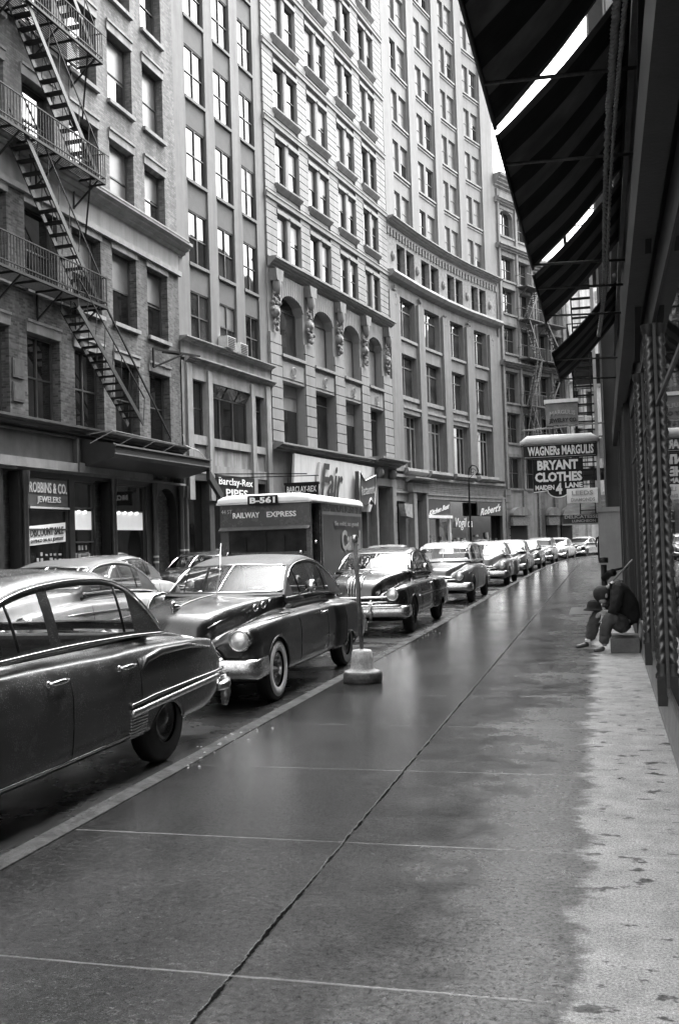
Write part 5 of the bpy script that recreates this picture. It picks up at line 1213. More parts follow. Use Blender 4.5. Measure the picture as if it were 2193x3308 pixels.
for y, pb, pr, lb, s_ in fars:
    x, a = kerbx(y+2.5); o = car('parked_car', lb, dict(s_), pb, pr, M['carglass_dark'] if y > 40 else M['carglass'], y < 50, False, 'cars parked along the near kerb', face='bars' if pb is PD3 else 'round')
    place(o, kerbx(y)[0]-1.22, y, a)
# --- two-tone hardtop in the roadway, and its neighbours
def ex_ht(root, sidex, t, V, gy, gn, gb):
    a = MB(); a.tube([(sidex(y, z)+.01, y, z) for y, z in ((.2, .80), (1.5, .82), (2.9, .80), (3.2, .72), (3.3, .6))], .012, 6); a.tube([(sidex(y, .7)+.02, y, z) for y, z in ((3.45, .62), (3.5, .8), (3.6, .93), (3.9, .97), (4.5, .94))], [.01, .03, .04, .04, .02], 8); a.build('side_sweep', M['chrome'], root)
    p = MB(); h = []
    p.ball((.32, 2.75, 1.22), .105, 10, (.9, 1, 1.2)); p.ball((.32, 2.8, .92), .24, 10, (1, .6, .9)); 
ht = car('hardtop_car', 'pale two tone hardtop with a dark roof out in the roadway beyond the nearest sedan', spec_ht, paint('wet_cream_enamel', .68, .2, .6), PR, M['carglass'], True, False, extras=ex_ht)
place(ht, -8.4, 11.8)
c2_ = car('passing_car', 'white car with a grey top just behind the two tone hardtop', dict(spec_ht), PW, PG, M['carglass'], True, False); place(c2_, -11.2, 18.0)
c3_ = car('passing_car', 'dark car showing one round headlight beside the express truck', {}, PD3, PD3, M['carglass'], True, False); place(c3_, -11.6, 25.2)
c4_ = car('passing_car', 'pale car behind the express truck', {}, PG, PL, M['carglass'], True, False); place(c4_, -7.7, 33.0)
c5_ = car('passing_car', 'white topped car in the roadway behind the grey wagon', {}, PL, PW, M['carglass_dark'], False, False); place(c5_, -7.2, 42.0)
# ------------------------------------------------------------ express truck
tk = empty('express_truck', (-8.42, 24.3, -.15), 'dark boxy express delivery truck with a white roof and an open cab door', 'truck')
tk.scale = (1.05, 1.0, 1.04); TW = 1.16; TL = 5.6; td = paint('truck_green_enamel', .035, .35, .4); 
b = MB(); fr_ = .0
b.box(-TW, TW, .0, .05, .55, 1.5); b.box(-TW, TW, .0, .05, 2.12, 2.72); b.box(-TW, -TW+.22, .0, .05, 1.5, 2.12); b.box(TW-.1, TW, 0, .05, 1.5, 2.12)
b.box(-TW, -TW+.05, .05, TL, .55, 2.72); b.box(TW-.05, TW, 1.05, TL, .55, 2.72); b.box(TW-.05, TW, .05, .16, .55, 2.72); b.box(-TW, TW, TL-.05, TL, .55, 2.72); b.box(-TW+.05, TW-.05, .05, TL-.05, .5, .6)
b.box(-TW, TW, .9, .95, .55, 2.7); b.build('body', td, tk)
b = MB()
for z in (1.1, 1.35, 1.6, 1.85, 2.1, 2.35): b.box(-TW-.012, -TW, .1, TL, z, z+.012)
b.box(TW, TW+.01, 1.1, TL-.02, 2.42, 2.5); b.box(TW, TW+.012, 1.12, 1.17, .8, 2.5); b.box(TW, TW+.012, TL-.1, TL-.05, .8, 2.5); b.box(TW, TW+.012, 1.12, TL-.05, .78, .83); b.build('panel_moulding', mat('truck_moulding', .28, .5), tk)
n = 7; b = MB(); sec_ = []
for i in range(13):
    a = math.pi*i/12; c, s = math.cos(a), math.sin(a); sec_.append(((TW+.06)*(abs(c)**.35)*(1 if c >= 0 else -1), 2.74+.21*(s**.6)))
vs = []
for y, kx, kz in ((-.14, .93, .35), (-.09, .985, .8), (.1, 1, 1), (TL-.1, 1, 1), (TL+.04, .985, .8), (TL+.08, .93, .35)):
    for x, z in sec_: vs.append((x*kx, y, 2.74+(z-2.74)*kz))
m_ = 13; b.add(vs, [(i*m_+j, i*m_+j+1, (i+1)*m_+j+1, (i+1)*m_+j) for i in range(5) for j in range(m_-1)]+[tuple(range(m_))[::-1], tuple(range(5*m_, 6*m_))], True); b.box(-TW-.05, TW+.05, -.12, TL+.05, 2.70, 2.745)
b.build('roof', mat('white_truck_roof', .80, .4, .05, 3), tk)
b = MB(); b.add([(-TW+.22, .02, 1.5), (TW-.1, .02, 1.5), (TW-.1, .02, 2.12), (-TW+.22, .02, 2.12)], [(0, 1, 2, 3)]); ws_ = b.build('windshield', M['carglass_dark'], tk)
b = MB(); b.box(-.03, .03, .0, .03, 1.5, 2.12); b.bar((-.5, -.02, 1.52), (-.5, -.02, 1.85), .015); b.bar((.5, -.02, 1.52), (.5, -.02, 1.9), .015); b.build('windshield_bar', M['black'], tk)
b = MB(); b.add([(-TW+.0, -.01, 2.14), (TW, -.01, 2.14), (TW, -.16, 2.06), (-TW, -.16, 2.06)], [(0, 1, 2, 3)]); b.add([(-TW+.0, -.01, 2.12), (TW, -.01, 2.12), (TW, -.16, 2.045), (-TW, -.16, 2.045)], [(0, 3, 2, 1)]); b.build('visor', mat('visor_grey', .12, .5, .3, 6), tk)
b = MB(); b.tube([(-TW+.05, -.06, 1.42), (TW-.1, -.06, 1.42)], .014, 6); b.build('rail', M['chrome_dull'], tk)
for x in (-.95, -1.25, .93): b = MB(); b.lathe([(0, -.09), (.05, -.08), (.065, -.04), (.05, .02)], (x, -.06, 1.47 if x > -1.2 else 1.3), axis='y', n=14); b.build('clearance_lamp' if x != .93 else 'spot_lamp', M['chrome'], tk)
b = MB(); b.lathe([(0, -.11), (.09, -.1), (.12, -.05), (.1, .03)], (.8, 0, .82), axis='y', n=16); b.lathe([(0, -.11), (.09, -.1), (.12, -.05), (.1, .03)], (-.8, 0, .82), axis='y', n=16); b.build('headlight', M['chrome'], tk)
b = MB(); b.box(-.45, .45, -.03, 0, .65, 1.2); 
for z in np.arange(.7, 1.2, .06): b.box(-.42, .42, -.04, -.03, z, z+.03)
b.build('grille', M['frame'], tk); b = MB(); b.box(-TW, TW, -.25, -.15, .45, .6); b.build('front_bumper', M['black'], tk, bevel=.02)
b = MB(); b.box(.6, .66, .3, .36, 1.3, 2.0); b.ball((TW-.05, .62, 1.72), .05, 6, (1, 1.4, .8)); b.build('door_handle', M['chrome'], tk)
b = MB(); b.box(.2, .8, .5, .85, .6, 1.2); b.box(-TW+.06, TW-.4, .8, .88, .6, 2.6); b.build('cab_interior', M['dark'], tk)
b = MB(); b.box(-.36, .42, -.22, -.17, 2.66, 2.9); nb = b.build('number_board', M['black'], tk, bevel=.02)
text('lettering', 'B-561', I3, -.29, .36, 2.705, 2.86, -.235, M['text_white'], tk, ext=.01, bold=.04)
text('lettering', 'RAILWAY', I3, -.82, -.12, 2.36, 2.50, -.008, M['text_white'], tk, ext=.008, bold=.03)
text('lettering', 'EXPRESS', I3, .06, .82, 2.36, 2.50, -.008, M['text_white'], tk, ext=.008, bold=.03)
text('lettering', '44 ST', I3, -1.12, -.84, 2.48, 2.58, -.008, M['text_grey'], tk, ext=.008)
Tside = lambda p: Vector((TW+.0-p[1], p[0], p[2]))
b = MB(Tside); quad(b, 1.2, TL-.12, .85, 2.42, -.014); po_ = b.build('side_poster', mat('poster_grey', .075, .4, .3, 1.2), tk)
text('lettering', 'So mild, so good', Tside, 2.3, 5.0, 2.1, 2.25, -.03, M['text_grey'], tk, ext=.008)
text('lettering', 'Camel', Tside, 3.0, 5.2, 1.45, 2.02, -.03, mat('poster_letter', .5, .5), tk, ext=.008, bold=.03)
for y in (.95, 4.4):
    for s_ in (1, -1):
        a = MB(); x = s_*(TW-.14); a.lathe([(.22, -.1), (.4, -.11), (.42, -.07), (.42, .07), (.4, .11), (.22, .1)], (x, y, .42), axis='x', n=20); ty = a.build('wheel', M['rubber'], tk)
        a = MB(); a.lathe([(0, .05*s_), (.1, .05*s_), (.2, .09*s_), (.22, .1*s_)], (x, y, .42), axis='x', n=16); a.build('rim', td, ty)
# street lamp across the street
lp.location = (-8.45, 65.5, 0)
s = MB(); s.lathe([(.2, 0), (.2, .3), (.13, .5), (.1, 1.2), (.075, 1.4), (.055, 5.2)], (0, 0, 0), n=12); s.build('post', M['iron'], lp)
s = MB(); s.tube([(0, 0, 5.2), (0, 0, 5.9), (.06, 0, 6.2), (.25, 0, 6.4), (.5, 0, 6.35), (.62, 0, 6.1), (.64, 0, 5.95)], .045, 8)
s.tube([(.08+.2*math.cos(a)*(1-a/9)+.2, 0, 6.0+.2*math.sin(a)*(1-a/9)) for a in np.linspace(0, 6.5, 16)], .022, 6); s.tube([(0, 0, 5.5), (.2, 0, 5.7), (.35, 0, 5.85)], .02, 6); s.build('crook', M['iron'], lp)
s = MB(); s.lathe([(.05, 0), (.12, -.1), (.19, -.2), (.2, -.25), (.0, -.25)], (.64, 0, 5.98), n=14); s.build('lamp_shade', M['iron'], lp)
s = MB(); s.ball((.64, 0, 5.7), .1, 8); s.build('globe', M['lens'], lp)
# ------------------------------------------------------------ right hand buildings (mostly edge on)
wallr = mat('right_wall_brick', .20, .85, .2, 2, bmp=.2, streak=.3); XS = .42
TR = Fr((XS, 23.0), (XS, -14)); BR = tuple(TR((0, 0, 0)))
br = building('awning_shop_building', 'dark shopfront building with twisted columns and striped awnings on the right', BR)
def yy(Y): return 23.0-Y          # street Y -> u on the right frame
H_R = 15.5
cr_ = [(2+3.4*k, 3.4+3.4*k) for k in range(10)]; rr_ = [(7.5+3.8*k, 9.9+3.8*k) for k in range(5)]
mb = MB(TR); wall(mb, 0, 37, 6.5, H_R, [(a, b, z0, z1) for a, b in cr_ for z0, z1 in rr_[:2]], rev=.25)
mb.box(0, 37, .4, 14, 6.4, H_R-.02); mb.add([(0, 0, H_R), (37, 0, H_R), (37, 14, H_R), (0, 14, H_R)], [(0, 1, 2, 3)]); mb.add([(0, 0, 0), (0, 14, 0), (0, 14, H_R), (0, 0, H_R)], [(0, 1, 2, 3)])
mb.build('wall', wallr, br, BR)
for a, b in cr_:
    for z0, z1 in rr_[:2]: window(br, TR, BR, a+.01, b-.01, z0, z1, .18, glass='g1')
wd = mat('shopfront_black_wood', .018, .5, .35, 5, bmp=.15, bscale=30, streak=.3); wdl = mat('worn_wood_edge', .08, .4, .35, 5, streak=.3); M['wd'] = wd
mb = MB(TR)
mb.box(0, 37, -.02, .4, 3.9, 6.5); mb.box(0, 37, -.16, -.02, 3.55, 3.9); mb.box(0, 37, .02, .3, 3.3, 3.6)
mb.box(1.2, yy(15.4), 0, .5, .0, 3.9)                       # broad dark pier
for u in (1.5, 2.3, 3.2, 4.4, 5.6, 6.9, 7.35): mb.box(u, u+.14, -.07, 0, .3, 3.9)
mb.box(0, 37, 1.6, 1.7, 0, 3.6); mb.box(yy(8.3), 37, .9, 1.0, .3, .9)


mb.build('shopfront', wd, br, BR)
mb = MB(TR)
for z, d in ((6.35, .10), (5.5, .05), (4.6, .04), (4.05, .07)): mb.box(0, 37, -.02-d, -.02, z, z+.08)
for u in (1.64, 3.34, 6.98): mb.box(u, u+.03, -.085, -.07, .3, 3.9)
mb.build('moulding', wdl, br, BR)
mb = MB(TR); mb.prism([(.0, .0), (-.0, .045), (.006, .05), (.034, .30), (.3, .32), (.3, 0)], 1.2, 37); mb.build('sill', mat('wet_stone_sill', .20, .45, .25, 4, bmp=.2), br, BR)
def colm(Y, r=.042, z0=.42, z1=3.3, lab=None):
    c = MB(TR); u = yy(Y); n = 14; m = 170; vs = []
    for i in range(m+1):
        z = z0+.12+(z1-z0-.2)*i/m; tw = z*22
        for k in range(n):
            a = 2*math.pi*k/n; rr2 = r*(1+.16*math.cos(3*(a-tw))); vs.append((u+rr2*math.cos(a), rr2*math.sin(a)-.006, z))
    c.add(vs, [(i*n+k, i*n+(k+1) % n, (i+1)*n+(k+1) % n, (i+1)*n+k) for i in range(m) for k in range(n)], True)
    c.build('twisted_column', mat('twisted_column_paint', .05, .25, .3, 8, spec=.8), br, BR)
    c = MB(TR); c.box(u-.06, u+.06, -.048, .04, .2, z0+.02); c.lathe([(.06, 0), (.06, .03), (.045, .05), (.055, .09), (.045, .12)], (u, 0, z0), n=16); c.lathe([(.045, 0), (.06, .04), (.07, .1)], (u, 0, z1-.1), n=16); c.build('column_base', wd, br, BR, split=True)
colm(11.1); colm(8.5, .044) 
sg = glassmat('shop_window_glass', .02, .015, 2.1, .0015, 1.0)
for Y0, Y1 in ((15.4, 11.15), (11.05, 8.55), (8.45, 3.2), (3.0, -2), (-2.2, -9)):
    f = MB(TR); a, b = yy(Y0), yy(Y1)
    for u in (a, b-.05): f.box(u, u+.05, .022, .05, .30, 3.3)
    f.box(a, b, .02, .05, .30, .35); f.box(a, b, .022, .05, 2.62, 2.65); 
    if Y0 == 15.4: f.box(a+1.9, a+1.93, .022, .05, .32, 3.3)
    fo = f.build('shop_window', wdl, br, BR); g = MB(TR); quad(g, a+.05, b-.05, .35, 3.3, .034); g.build('pane', sg, fo, BR)
mb = MB(TR)      # diagonal awning arms against the wall
mb.bar((yy(5.0), -.06, 5.8), (yy(9.6), -.06, 3.2), .05); mb.bar((yy(3.0), -.06, 5.8), (yy(7.0), -.06, 3.5), .04); mb.build('awning_arm', M['iron'], br, BR)
# further right hand buildings
pil = mat('pale_stone_pilaster', .42, .7, .15, 2, bmp=.2, streak=.2)
mb = MB(); mb.box(-.11, .42, 22.95, 23.35, 0, 2.1); mb.box(-.14, .42, 22.9, 23.36, 2.1, 2.2); mb.box(-.10, -.03, 23.0, 23.35, 2.2, 8.5)
tag(mb.build('stone_pier', pil, None, (.1, 23.1, 0)), 'pale narrow stone pier beyond the seated man where the dark shopfront ends', 'pier')
WR2 = [(.1, 23.4), (.12, 45)]+[p for p in wr if p[1] > 46][::8]+[wr[-1]]
segs = [((.10, 23.4), (.10, 46)), ((.10, 46), (.9, 66)), ((.9, 66), (4.2, 81)), ((4.2, 81), (14, 96))]
for i, (a, b) in enumerate(segs):
    T = Fr(b, a); B = tuple(T((0, 0, 0))); H = (27, 23, 22, 24)[i]
    e = building('right_side_building', ['brick building with hanging shop signs beyond the stone pier', 'tall building further along the right hand side of the street', 'grey building on the inside of the bend', 'last building round the bend on the right'][i], B)
    n = max(2, int(T.L/3.6)); cl = [(T.L*k/n+.9, T.L*k/n+2.4) for k in range(n)]; rw = [(5.4+3.7*k, 7.7+3.7*k) for k in range(6)]
    rw = [q for q in rw if q[1] < H-1]
    mb = MB(T); wall(mb, 0, T.L, 0, H, [(p, q, z0, z1) for p, q in cl for z0, z1 in rw]+[(p-.3, q+.3, .4, 3.2) for p, q in cl], rev=.25); mb.box(0, T.L, .4, 12, 0, H-.02); mb.add([(0, 0, H), (T.L, 0, H), (T.L, 12, H), (0, 12, H)], [(0, 1, 2, 3)]); mb.add([(T.L, 0, 0), (T.L, 12, 0), (T.L, 12, H), (T.L, 0, H)], [(0, 1, 2, 3)]); mb.build('wall', mat('right_wall_%s' % 'abcd'[i], (.07, .2, .25, .35)[i], .85, .2, 2, streak=.3), e, B)
    for p, q in cl:
        for z0, z1 in rw: window(e, T, B, p+.01, q-.01, z0, z1, .16, glass='g1')
        window(e, T, B, p-.29, q+.29, .4, 3.2, .16, rail=False, glass='g3', name='shop_window')
# ------------------------------------------------------------ striped awnings
def canvas():
    m, n, b = newmat('striped_canvas'); P = pos(n); sp = NN(n, 'ShaderNodeSeparateXYZ'); n.links.new(P, sp.inputs[0])
    f = math_(n, 'FRACT', math_(n, 'DIVIDE', math_(n, 'ADD', sp.outputs[1], 20.1), .92))
    st = ramp(n, math_(n, 'ABSOLUTE', math_(n, 'SUBTRACT', f, .5)), .010, .075, .245, .255)
    c = math_(n, 'MULTIPLY', st, ramp(n, noise(n, 2.5, 5, P), .7, 1.25))
    n.links.new(c, b.inputs['Base Color']); b.inputs['Roughness'].default_value = .9
    tl = NN(n, 'ShaderNodeBsdfTranslucent'); n.links.new(math_(n, 'MULTIPLY', c, .7), tl.inputs[0]); ad = NN(n, 'ShaderNodeAddShader'); o = [q for q in n.nodes if q.type == 'OUTPUT_MATERIAL'][0]
    n.links.new(b.outputs[0], ad.inputs[0]); n.links.new(tl.outputs[0], ad.inputs[1]); n.links.new(ad.outputs[0], o.inputs[0])
    bump(n, b, noise(n, 1, 3, mapv(n, P, (1, 5, 1))), .4, .05); return m
CV = canvas(); rb = random.Random(2)
AW4 = [(2.2, 8.34, 5.03, 6.28, 'largest and nearest striped awning overhead, cut by the top of the frame', 8.2), (8.50, 12.93, 5.03, 6.2, 'second striped awning, seen from below between the two bright gaps', 12.9), (13.0, 15.95, 4.96, 6.13, 'third striped awning along the shopfront', 15.9), (17.75, 21.3, 4.80, 6.0, 'farthest small striped awning, above the fire escape', 21.3)]
for i, (y0, y1, zo, zi, lb, y1i) in enumerate(AW4):
    a = empty('striped_awning', (.4, (y0+y1)/2, zi), lb, 'awning', 'striped awnings over the right hand shopfront'); A = tuple(a.location); s = MB(); n = 24; m = 10; vs = []
    for k in range(n+1):
        for j in range(m+1):
            t = j/m; yb = y1+(y1i-y1)*t; y = y0+(yb-y0)*k/n; x = -.75+(1.15)*t; z = zo+(zi-zo)*t-.06*math.sin(math.pi*t)-.035*math.sin(math.pi*k/n*(3 if i == 0 else 2))**2*math.sin(math.pi*t)+rb.uniform(-.003, .003)
            vs.append((x, y, z))
    s.add(vs, [(k*(m+1)+j, k*(m+1)+j+1, (k+1)*(m+1)+j+1, (k+1)*(m+1)+j) for k in range(n) for j in range(m)], True)
    o = s.build('canvas', CV, a, A); md = o.modifiers.new('thick', 'SOLIDIFY'); md.thickness = .006
    s = MB(); s.tube([(-.75, y0, zo), (-.75, y1, zo)], .018, 8); s.build('front_bar', M['iron'], a, A)
    s = MB(); s.tube([(.36, y0, zi+.04), (.36, y1i, zi+.04)], .07, 10); s.build('roller', wd, a, A)
    for y in ([y0+(y1-y0)*.86, y0+(y1-y0)*.45] if i == 0 else [y0+.68, y1-.2] if i == 1 else [y0+.7, y1-.5]):
        s = MB(); s.tube([(-.75, y, zo), (.42, y, zo-.05)], .016, 8); s.build('spreader_rod', mat('rusty_rod', .07, .5, .4, 10), a, A)
# twisted awning ropes
def rope(pts, r, label, strands=3):
    p = catmull([np.array(q) for q in pts], 40); s = MB(); L = 0; out = [[] for _ in range(strands)]
    for i, q in enumerate(p):
        if i: L += float(np.linalg.norm(p[i]-p[i-1]))
        d = (p[min(i+1, len(p)-1)]-p[max(i-1, 0)]); d = d/np.linalg.norm(d); a = np.cross(d, (0, 0, 1)); a /= np.linalg.norm(a); b = np.cross(d, a)
        for k in range(strands): t = L*38+2*math.pi*k/strands; out[k].append(tuple(q+(a*math.cos(t)+b*math.sin(t))*r*.55))
    for o in out: s.tube(o, r*.55, 6)
    tag(s.build('awning_rope', mat('pale_rope', .30, .8, .3, 20), None, pts[0]), label, 'rope', 'twisted ropes of the awnings')
ROPES = [([(.24, 5.6, 5.02), (.2, 6.9, 5.0), (.15, 9.4, 4.97), (.125, 14.2, 4.96), (.04, 17.4, 4.98)], .03, 'thick twisted awning rope strung along under the awnings'),
         ([(.29, 5.6, 5.0), (.25, 6.9, 4.98), (.195, 9.4, 4.95), (.15, 14.2, 4.94), (.06, 17.4, 4.96)], .02, 'thinner twisted awning rope beside the thick one, nearer the shopfront')]
for r in ROPES: rope(*r)
# ------------------------------------------------------------ signs hanging over the sidewalk
def hsign(name, label): e = empty(name, (0, 23, 3), label, 'sign'); return e, (0, 23, 3)
e, E = hsign('hanging_sign', 'long dark sign reading Wagners Margulis under a rounded white cap')
s = MB(); s.box(-1.70, -.08, 22.96, 23.12, 3.36, 3.69); s.build('board', mat('sign_charcoal', .02, .6, spec=.25), e, E, bevel=.01)
s = MB(); s.tube([(-1.76, 23.04, 3.72), (-1.6, 23.02, 3.78), (-.2, 23.02, 3.78), (-.04, 23.04, 3.72)], [.05, .11, .11, .05], 12, flat=1.6); s.build('cap', M['white'], e, E)
text('lettering', 'WAGNERs MARGULIS', I3, -1.60, -.15, 3.42, 3.63, 22.95, M['text_white'], e, E, bold=.035)
s = MB()
for z in (3.385, 3.665): s.tube([(-1.68, 22.95, z), (-.1, 22.95, z)], .008, 5)
s.build('neon_line', M['text_grey'], e, E)
e, E = hsign('hanging_sign', 'dark sign reading Bryant Clothes 4 Maiden Lane with a rounded bulge below')
s = MB(); s.poly([(-1.50, 3.34), (-.40, 3.34), (-.40, 2.66), (-.72, 2.64)]+[(-.95+.23*math.cos(a), 2.64+.16*math.sin(a)) for a in np.linspace(0, -math.pi, 10)][1:-1]+[(-1.18, 2.64), (-1.50, 2.60)], 23.0, 23.12); s.build('board', M['black'], e, E)
text('lettering', 'BRYANT', I3, -1.40, -.50, 3.09, 3.31, 22.99, M['text_white'], e, E, bold=.045)
text('lettering', 'CLOTHES', I3, -1.46, -.42, 2.82, 3.04, 22.99, M['text_white'], e, E, bold=.045)
text('lettering', 'MAIDEN', I3, -1.46, -1.04, 2.64, 2.75, 22.99, M['text_white'], e, E, bold=.04)
text('lettering', 'LANE', I3, -.80, -.42, 2.67, 2.79, 22.99, M['text_white'], e, E, bold=.04)
text('lettering', '4', I3, -1.01, -.87, 2.53, 2.79, 22.98, M['text_white'], e, E, bold=.05)
s = MB(); s.tube([(-1.50, 22.98, 2.59), (-1.19, 22.98, 2.62)]+[(-.95+.24*math.cos(a), 22.98, 2.63+.17*math.sin(a)) for a in np.linspace(-math.pi, 0, 10)]+[(-.40, 22.98, 2.64)], .012, 5); s.build('neon_line', M['text_white'], e, E)
e, E = hsign('hanging_sign', 'small white sign reading Leeds tucked below the clothes sign')
s = MB(); s.box(-.77, -.09, 22.9, 22.98, 2.31, 2.64); s.build('board', mat('white_sign_face', .95, .5), e, E, bevel=.01)
text('lettering', 'LEEDS', I3, -.66, -.2, 2.49, 2.59, 22.89, M['text_grey'], e, E, bold=.03); text('lettering', 'DIAMONDS', I3, -.68, -.16, 2.35, 2.43, 22.89, M['text_grey'], e, E, bold=.03)
e, E = hsign('hanging_sign', 'grey sign reading Jewelry Co with a white top edge, highest of the hanging signs')
s = MB(); s.box(-1.17, -.46, 23.0, 23.1, 4.1, 4.6); s.build('board', mat('weathered_sign', .22, .6, .3, 6), e, E)
s = MB(); s.box(-1.2, -.44, 22.94, 23.16, 4.6, 4.68); s.build('cap', M['white'], e, E)
text('lettering', 'JEWELRY CO.', I3, -1.10, -.48, 4.13, 4.25, 22.99, M['text_black'], e, E, bold=.03)
text('lettering', 'MARGULIS', I3, -1.08, -.52, 4.30, 4.40, 22.99, M['text_grey'], e, E, bold=.02, arc=.04)
s = MB(); s.tube([(-1.72, 23.05, 4.02), (.1, 23.05, 4.1)], .018, 8); s.bar((-1.17, 23.05, 3.8), (-1.17, 23.05, 4.6), .012); s.bar((-1.1, 23.05, 3.85), (-1.1, 23.05, 4.1), .01); s.bar((.0, 23.1, 3.3), (.0, 23.1, 3.75), .12); s.bar((.0, 23.1, 3.5), (-.1, 23.05, 3.5), .1); s.build('support_rod', mat('pale_iron_rod', .3, .4), e, E)
de = empty('delicatessen_awning', (-.7, 34, 2), 'grey striped awning reading Delicatessen Luncheon below the hanging signs', 'awning'); D = tuple(de.location)
s = MB(); s.add([(-1.3, 34, 2.27), (.1, 34, 2.27), (.1, 36.5, 3.0), (-1.1, 36.5, 3.0)], [(0, 1, 2, 3)]); s.add([(-1.3, 34, 2.27), (-1.1, 36.5, 3.0), (.1, 36.5, 3.0), (.1, 34, 2.27)], [(0, 1, 2, 3)]); s.build('canvas', mat('grey_canvas', .14, .8, .5, 3), de, D)
s = MB(); s.box(-1.3, .1, 33.98, 34.0, 1.98, 2.27); s.build('valance', mat('valance_dark', .04, .7), de, D)
text('lettering', 'DELICATESSEN', I3, -1.24, -.02, 2.15, 2.26, 33.97, M['text_grey'], de, D, bold=.03); text('lettering', 'LUNCHEON', I3, -1.0, -.24, 2.02, 2.11, 33.97, M['text_grey'], de, D, bold=.03)
s = MB(); s.box(-1.32, .1, 33.95, 33.99, 1.93, 1.975); s.build('edge_bar', M['text_grey'], de, D)
# fire escape on the right hand side, seen end on
f2 = empty('fire_escape', (-.3, 31, 3.4), 'black iron fire escape seen end on above the hanging signs', 'fire escape'); F2 = tuple(f2.location)
for k, z in enumerate((3.5, 6.8, 10.1)):
    s = MB(); s.box(-.8, .08, 29.5, 35, z-.06, z); s.build('platform', M['iron'], f2, F2); s = MB()
    for h in (.45, .9): s.box(-.82, -.79, 29.5, 35, z+h, z+h+.03); s.box(-.82, .08, 29.48, 29.5, z+h, z+h+.03)
    for y in np.arange(29.5, 35, .25): s.box(-.815, -.795, y, y+.02, z, z+.9)
    for x in np.arange(-.8, .08, .14): s.box(x, x+.015, 29.48, 29.5, z, z+.9)
    s.build('railing', M['iron'], f2, F2)
    if k:
        s = MB()
        for x in (-.72, -.12): s.bar((x, 34.3, z-3.3), (x, 30.2, z), .04, .16)
        for j in range(14): t = j/14; s.box(-.72, -.12, 34.3-4.1*t-.12, 34.3-4.1*t+.12, z-3.3+3.3*t, z-3.3+3.3*t+.03)
        s.build('stair', M['iron'], f2, F2)
s = MB()
for x in (-.62, -.2): s.bar((x, 29.4, 2.2), (x, 29.4, 6.8), .03)
for j in range(18): s.bar((-.62, 29.4, 2.3+j*.25), (-.2, 29.4, 2.3+j*.25), .025)
s.build('drop_ladder', M['iron'], f2, F2)
# ------------------------------------------------------------ pole in a concrete foot
ps_ = empty('sign_pole', (-2.72, 11.1, 0), 'bare iron pole standing in a round two tiered concrete foot at the kerb', 'pole')
s = MB(); s.lathe([(0, .0), (.215, .0), (.225, .02), (.222, .105), (.205, .125), (.15, .135), (.0, .135)], (0, 0, 0), n=36); s.build('foot_slab', mat('wet_concrete_rim', .07, .5, .5, 9, bmp=.6, bscale=30), ps_)
s = MB(); s.lathe([(.20, .125), (.15, .145), (.135, .16), (.125, .25), (.115, .35), (.10, .365), (.04, .375), (.0, .375)], (0, 0, 0), n=36); s.build('concrete_block', mat('concrete_painted', .42, .7, .35, 7, bmp=.6, bscale=25, streak=.4), ps_)
s = MB(); s.tube([(.0, 0, .3), (-.012, 0, .8), (-.04, 0, 1.66)], .024, 10); s.build('pole', mat('rusty_pole', .08, .5, .5, 14, bmp=.3), ps_)
s = MB(); s.tube([(-.04, 0, 1.6), (-.045, 0, 1.68)], .034, 10); s.tube([(-.075, -.01, 1.62), (-.01, .01, 1.66)], .012, 6); s.build('collar', M['chrome_dull'], ps_)
# ------------------------------------------------------------ standpipe by the wall
sp_ = empty('standpipe', (-.02, 16.2, 0), 'dark iron siamese standpipe rising behind the seated man', 'standpipe')
s = MB(); s.tube([(0, 0, 0), (0, 0, 1.12)], .045, 10); s.tube([(0, 0, 1.0), (.4, .1, 1.08)], .02, 6); s.build('pipe', M['iron'], sp_)
s = MB(); s.tube([(0, 0, .9), (.08, -.1, .98), (.14, -.18, 1.0)], [.06, .055, .06], 10); s.lathe([(.07, 0), (.07, .08), (0, .09)], (0, 0, 1.15), n=12); s.lathe([(.065, -.03), (.07, .03)], (-.3, 0, 1.12), axis='x', n=12) if False else None; s.build('inlet', M['iron'], sp_)
s = MB(); s.tube([(.05, 15.2, .85), (.38, 14.9, 1.22)], .012, 6); tag(s.build('awning_crank', mat('crank_metal', .25, .4), None, (.2, 15, 1)), 'thin metal rod leaning on the dark pier behind the seated man', 'rod')
s = MB(); s.box(.03, .41, 13.88, 14.62, 0, .2); tag(s.build('stone_step', mat('step_stone', .11, .6, .25, 5, bmp=.3), None, (.2, 14.2, 0), bevel=.012), 'low pale stone step against the shopfront under the seated man', 'step')
# cellar hatch, drain cover in the sidewalk
s = MB(); s.box(-.75, .3, 20.6, 22.6, -.02, .006); tag(s.build('cellar_hatch', mat('hatch_iron', .04, .35, .3, 6), None, (-.2, 22, 0)), 'dark iron cellar hatch set in the sidewalk beyond the seated man', 'hatch')
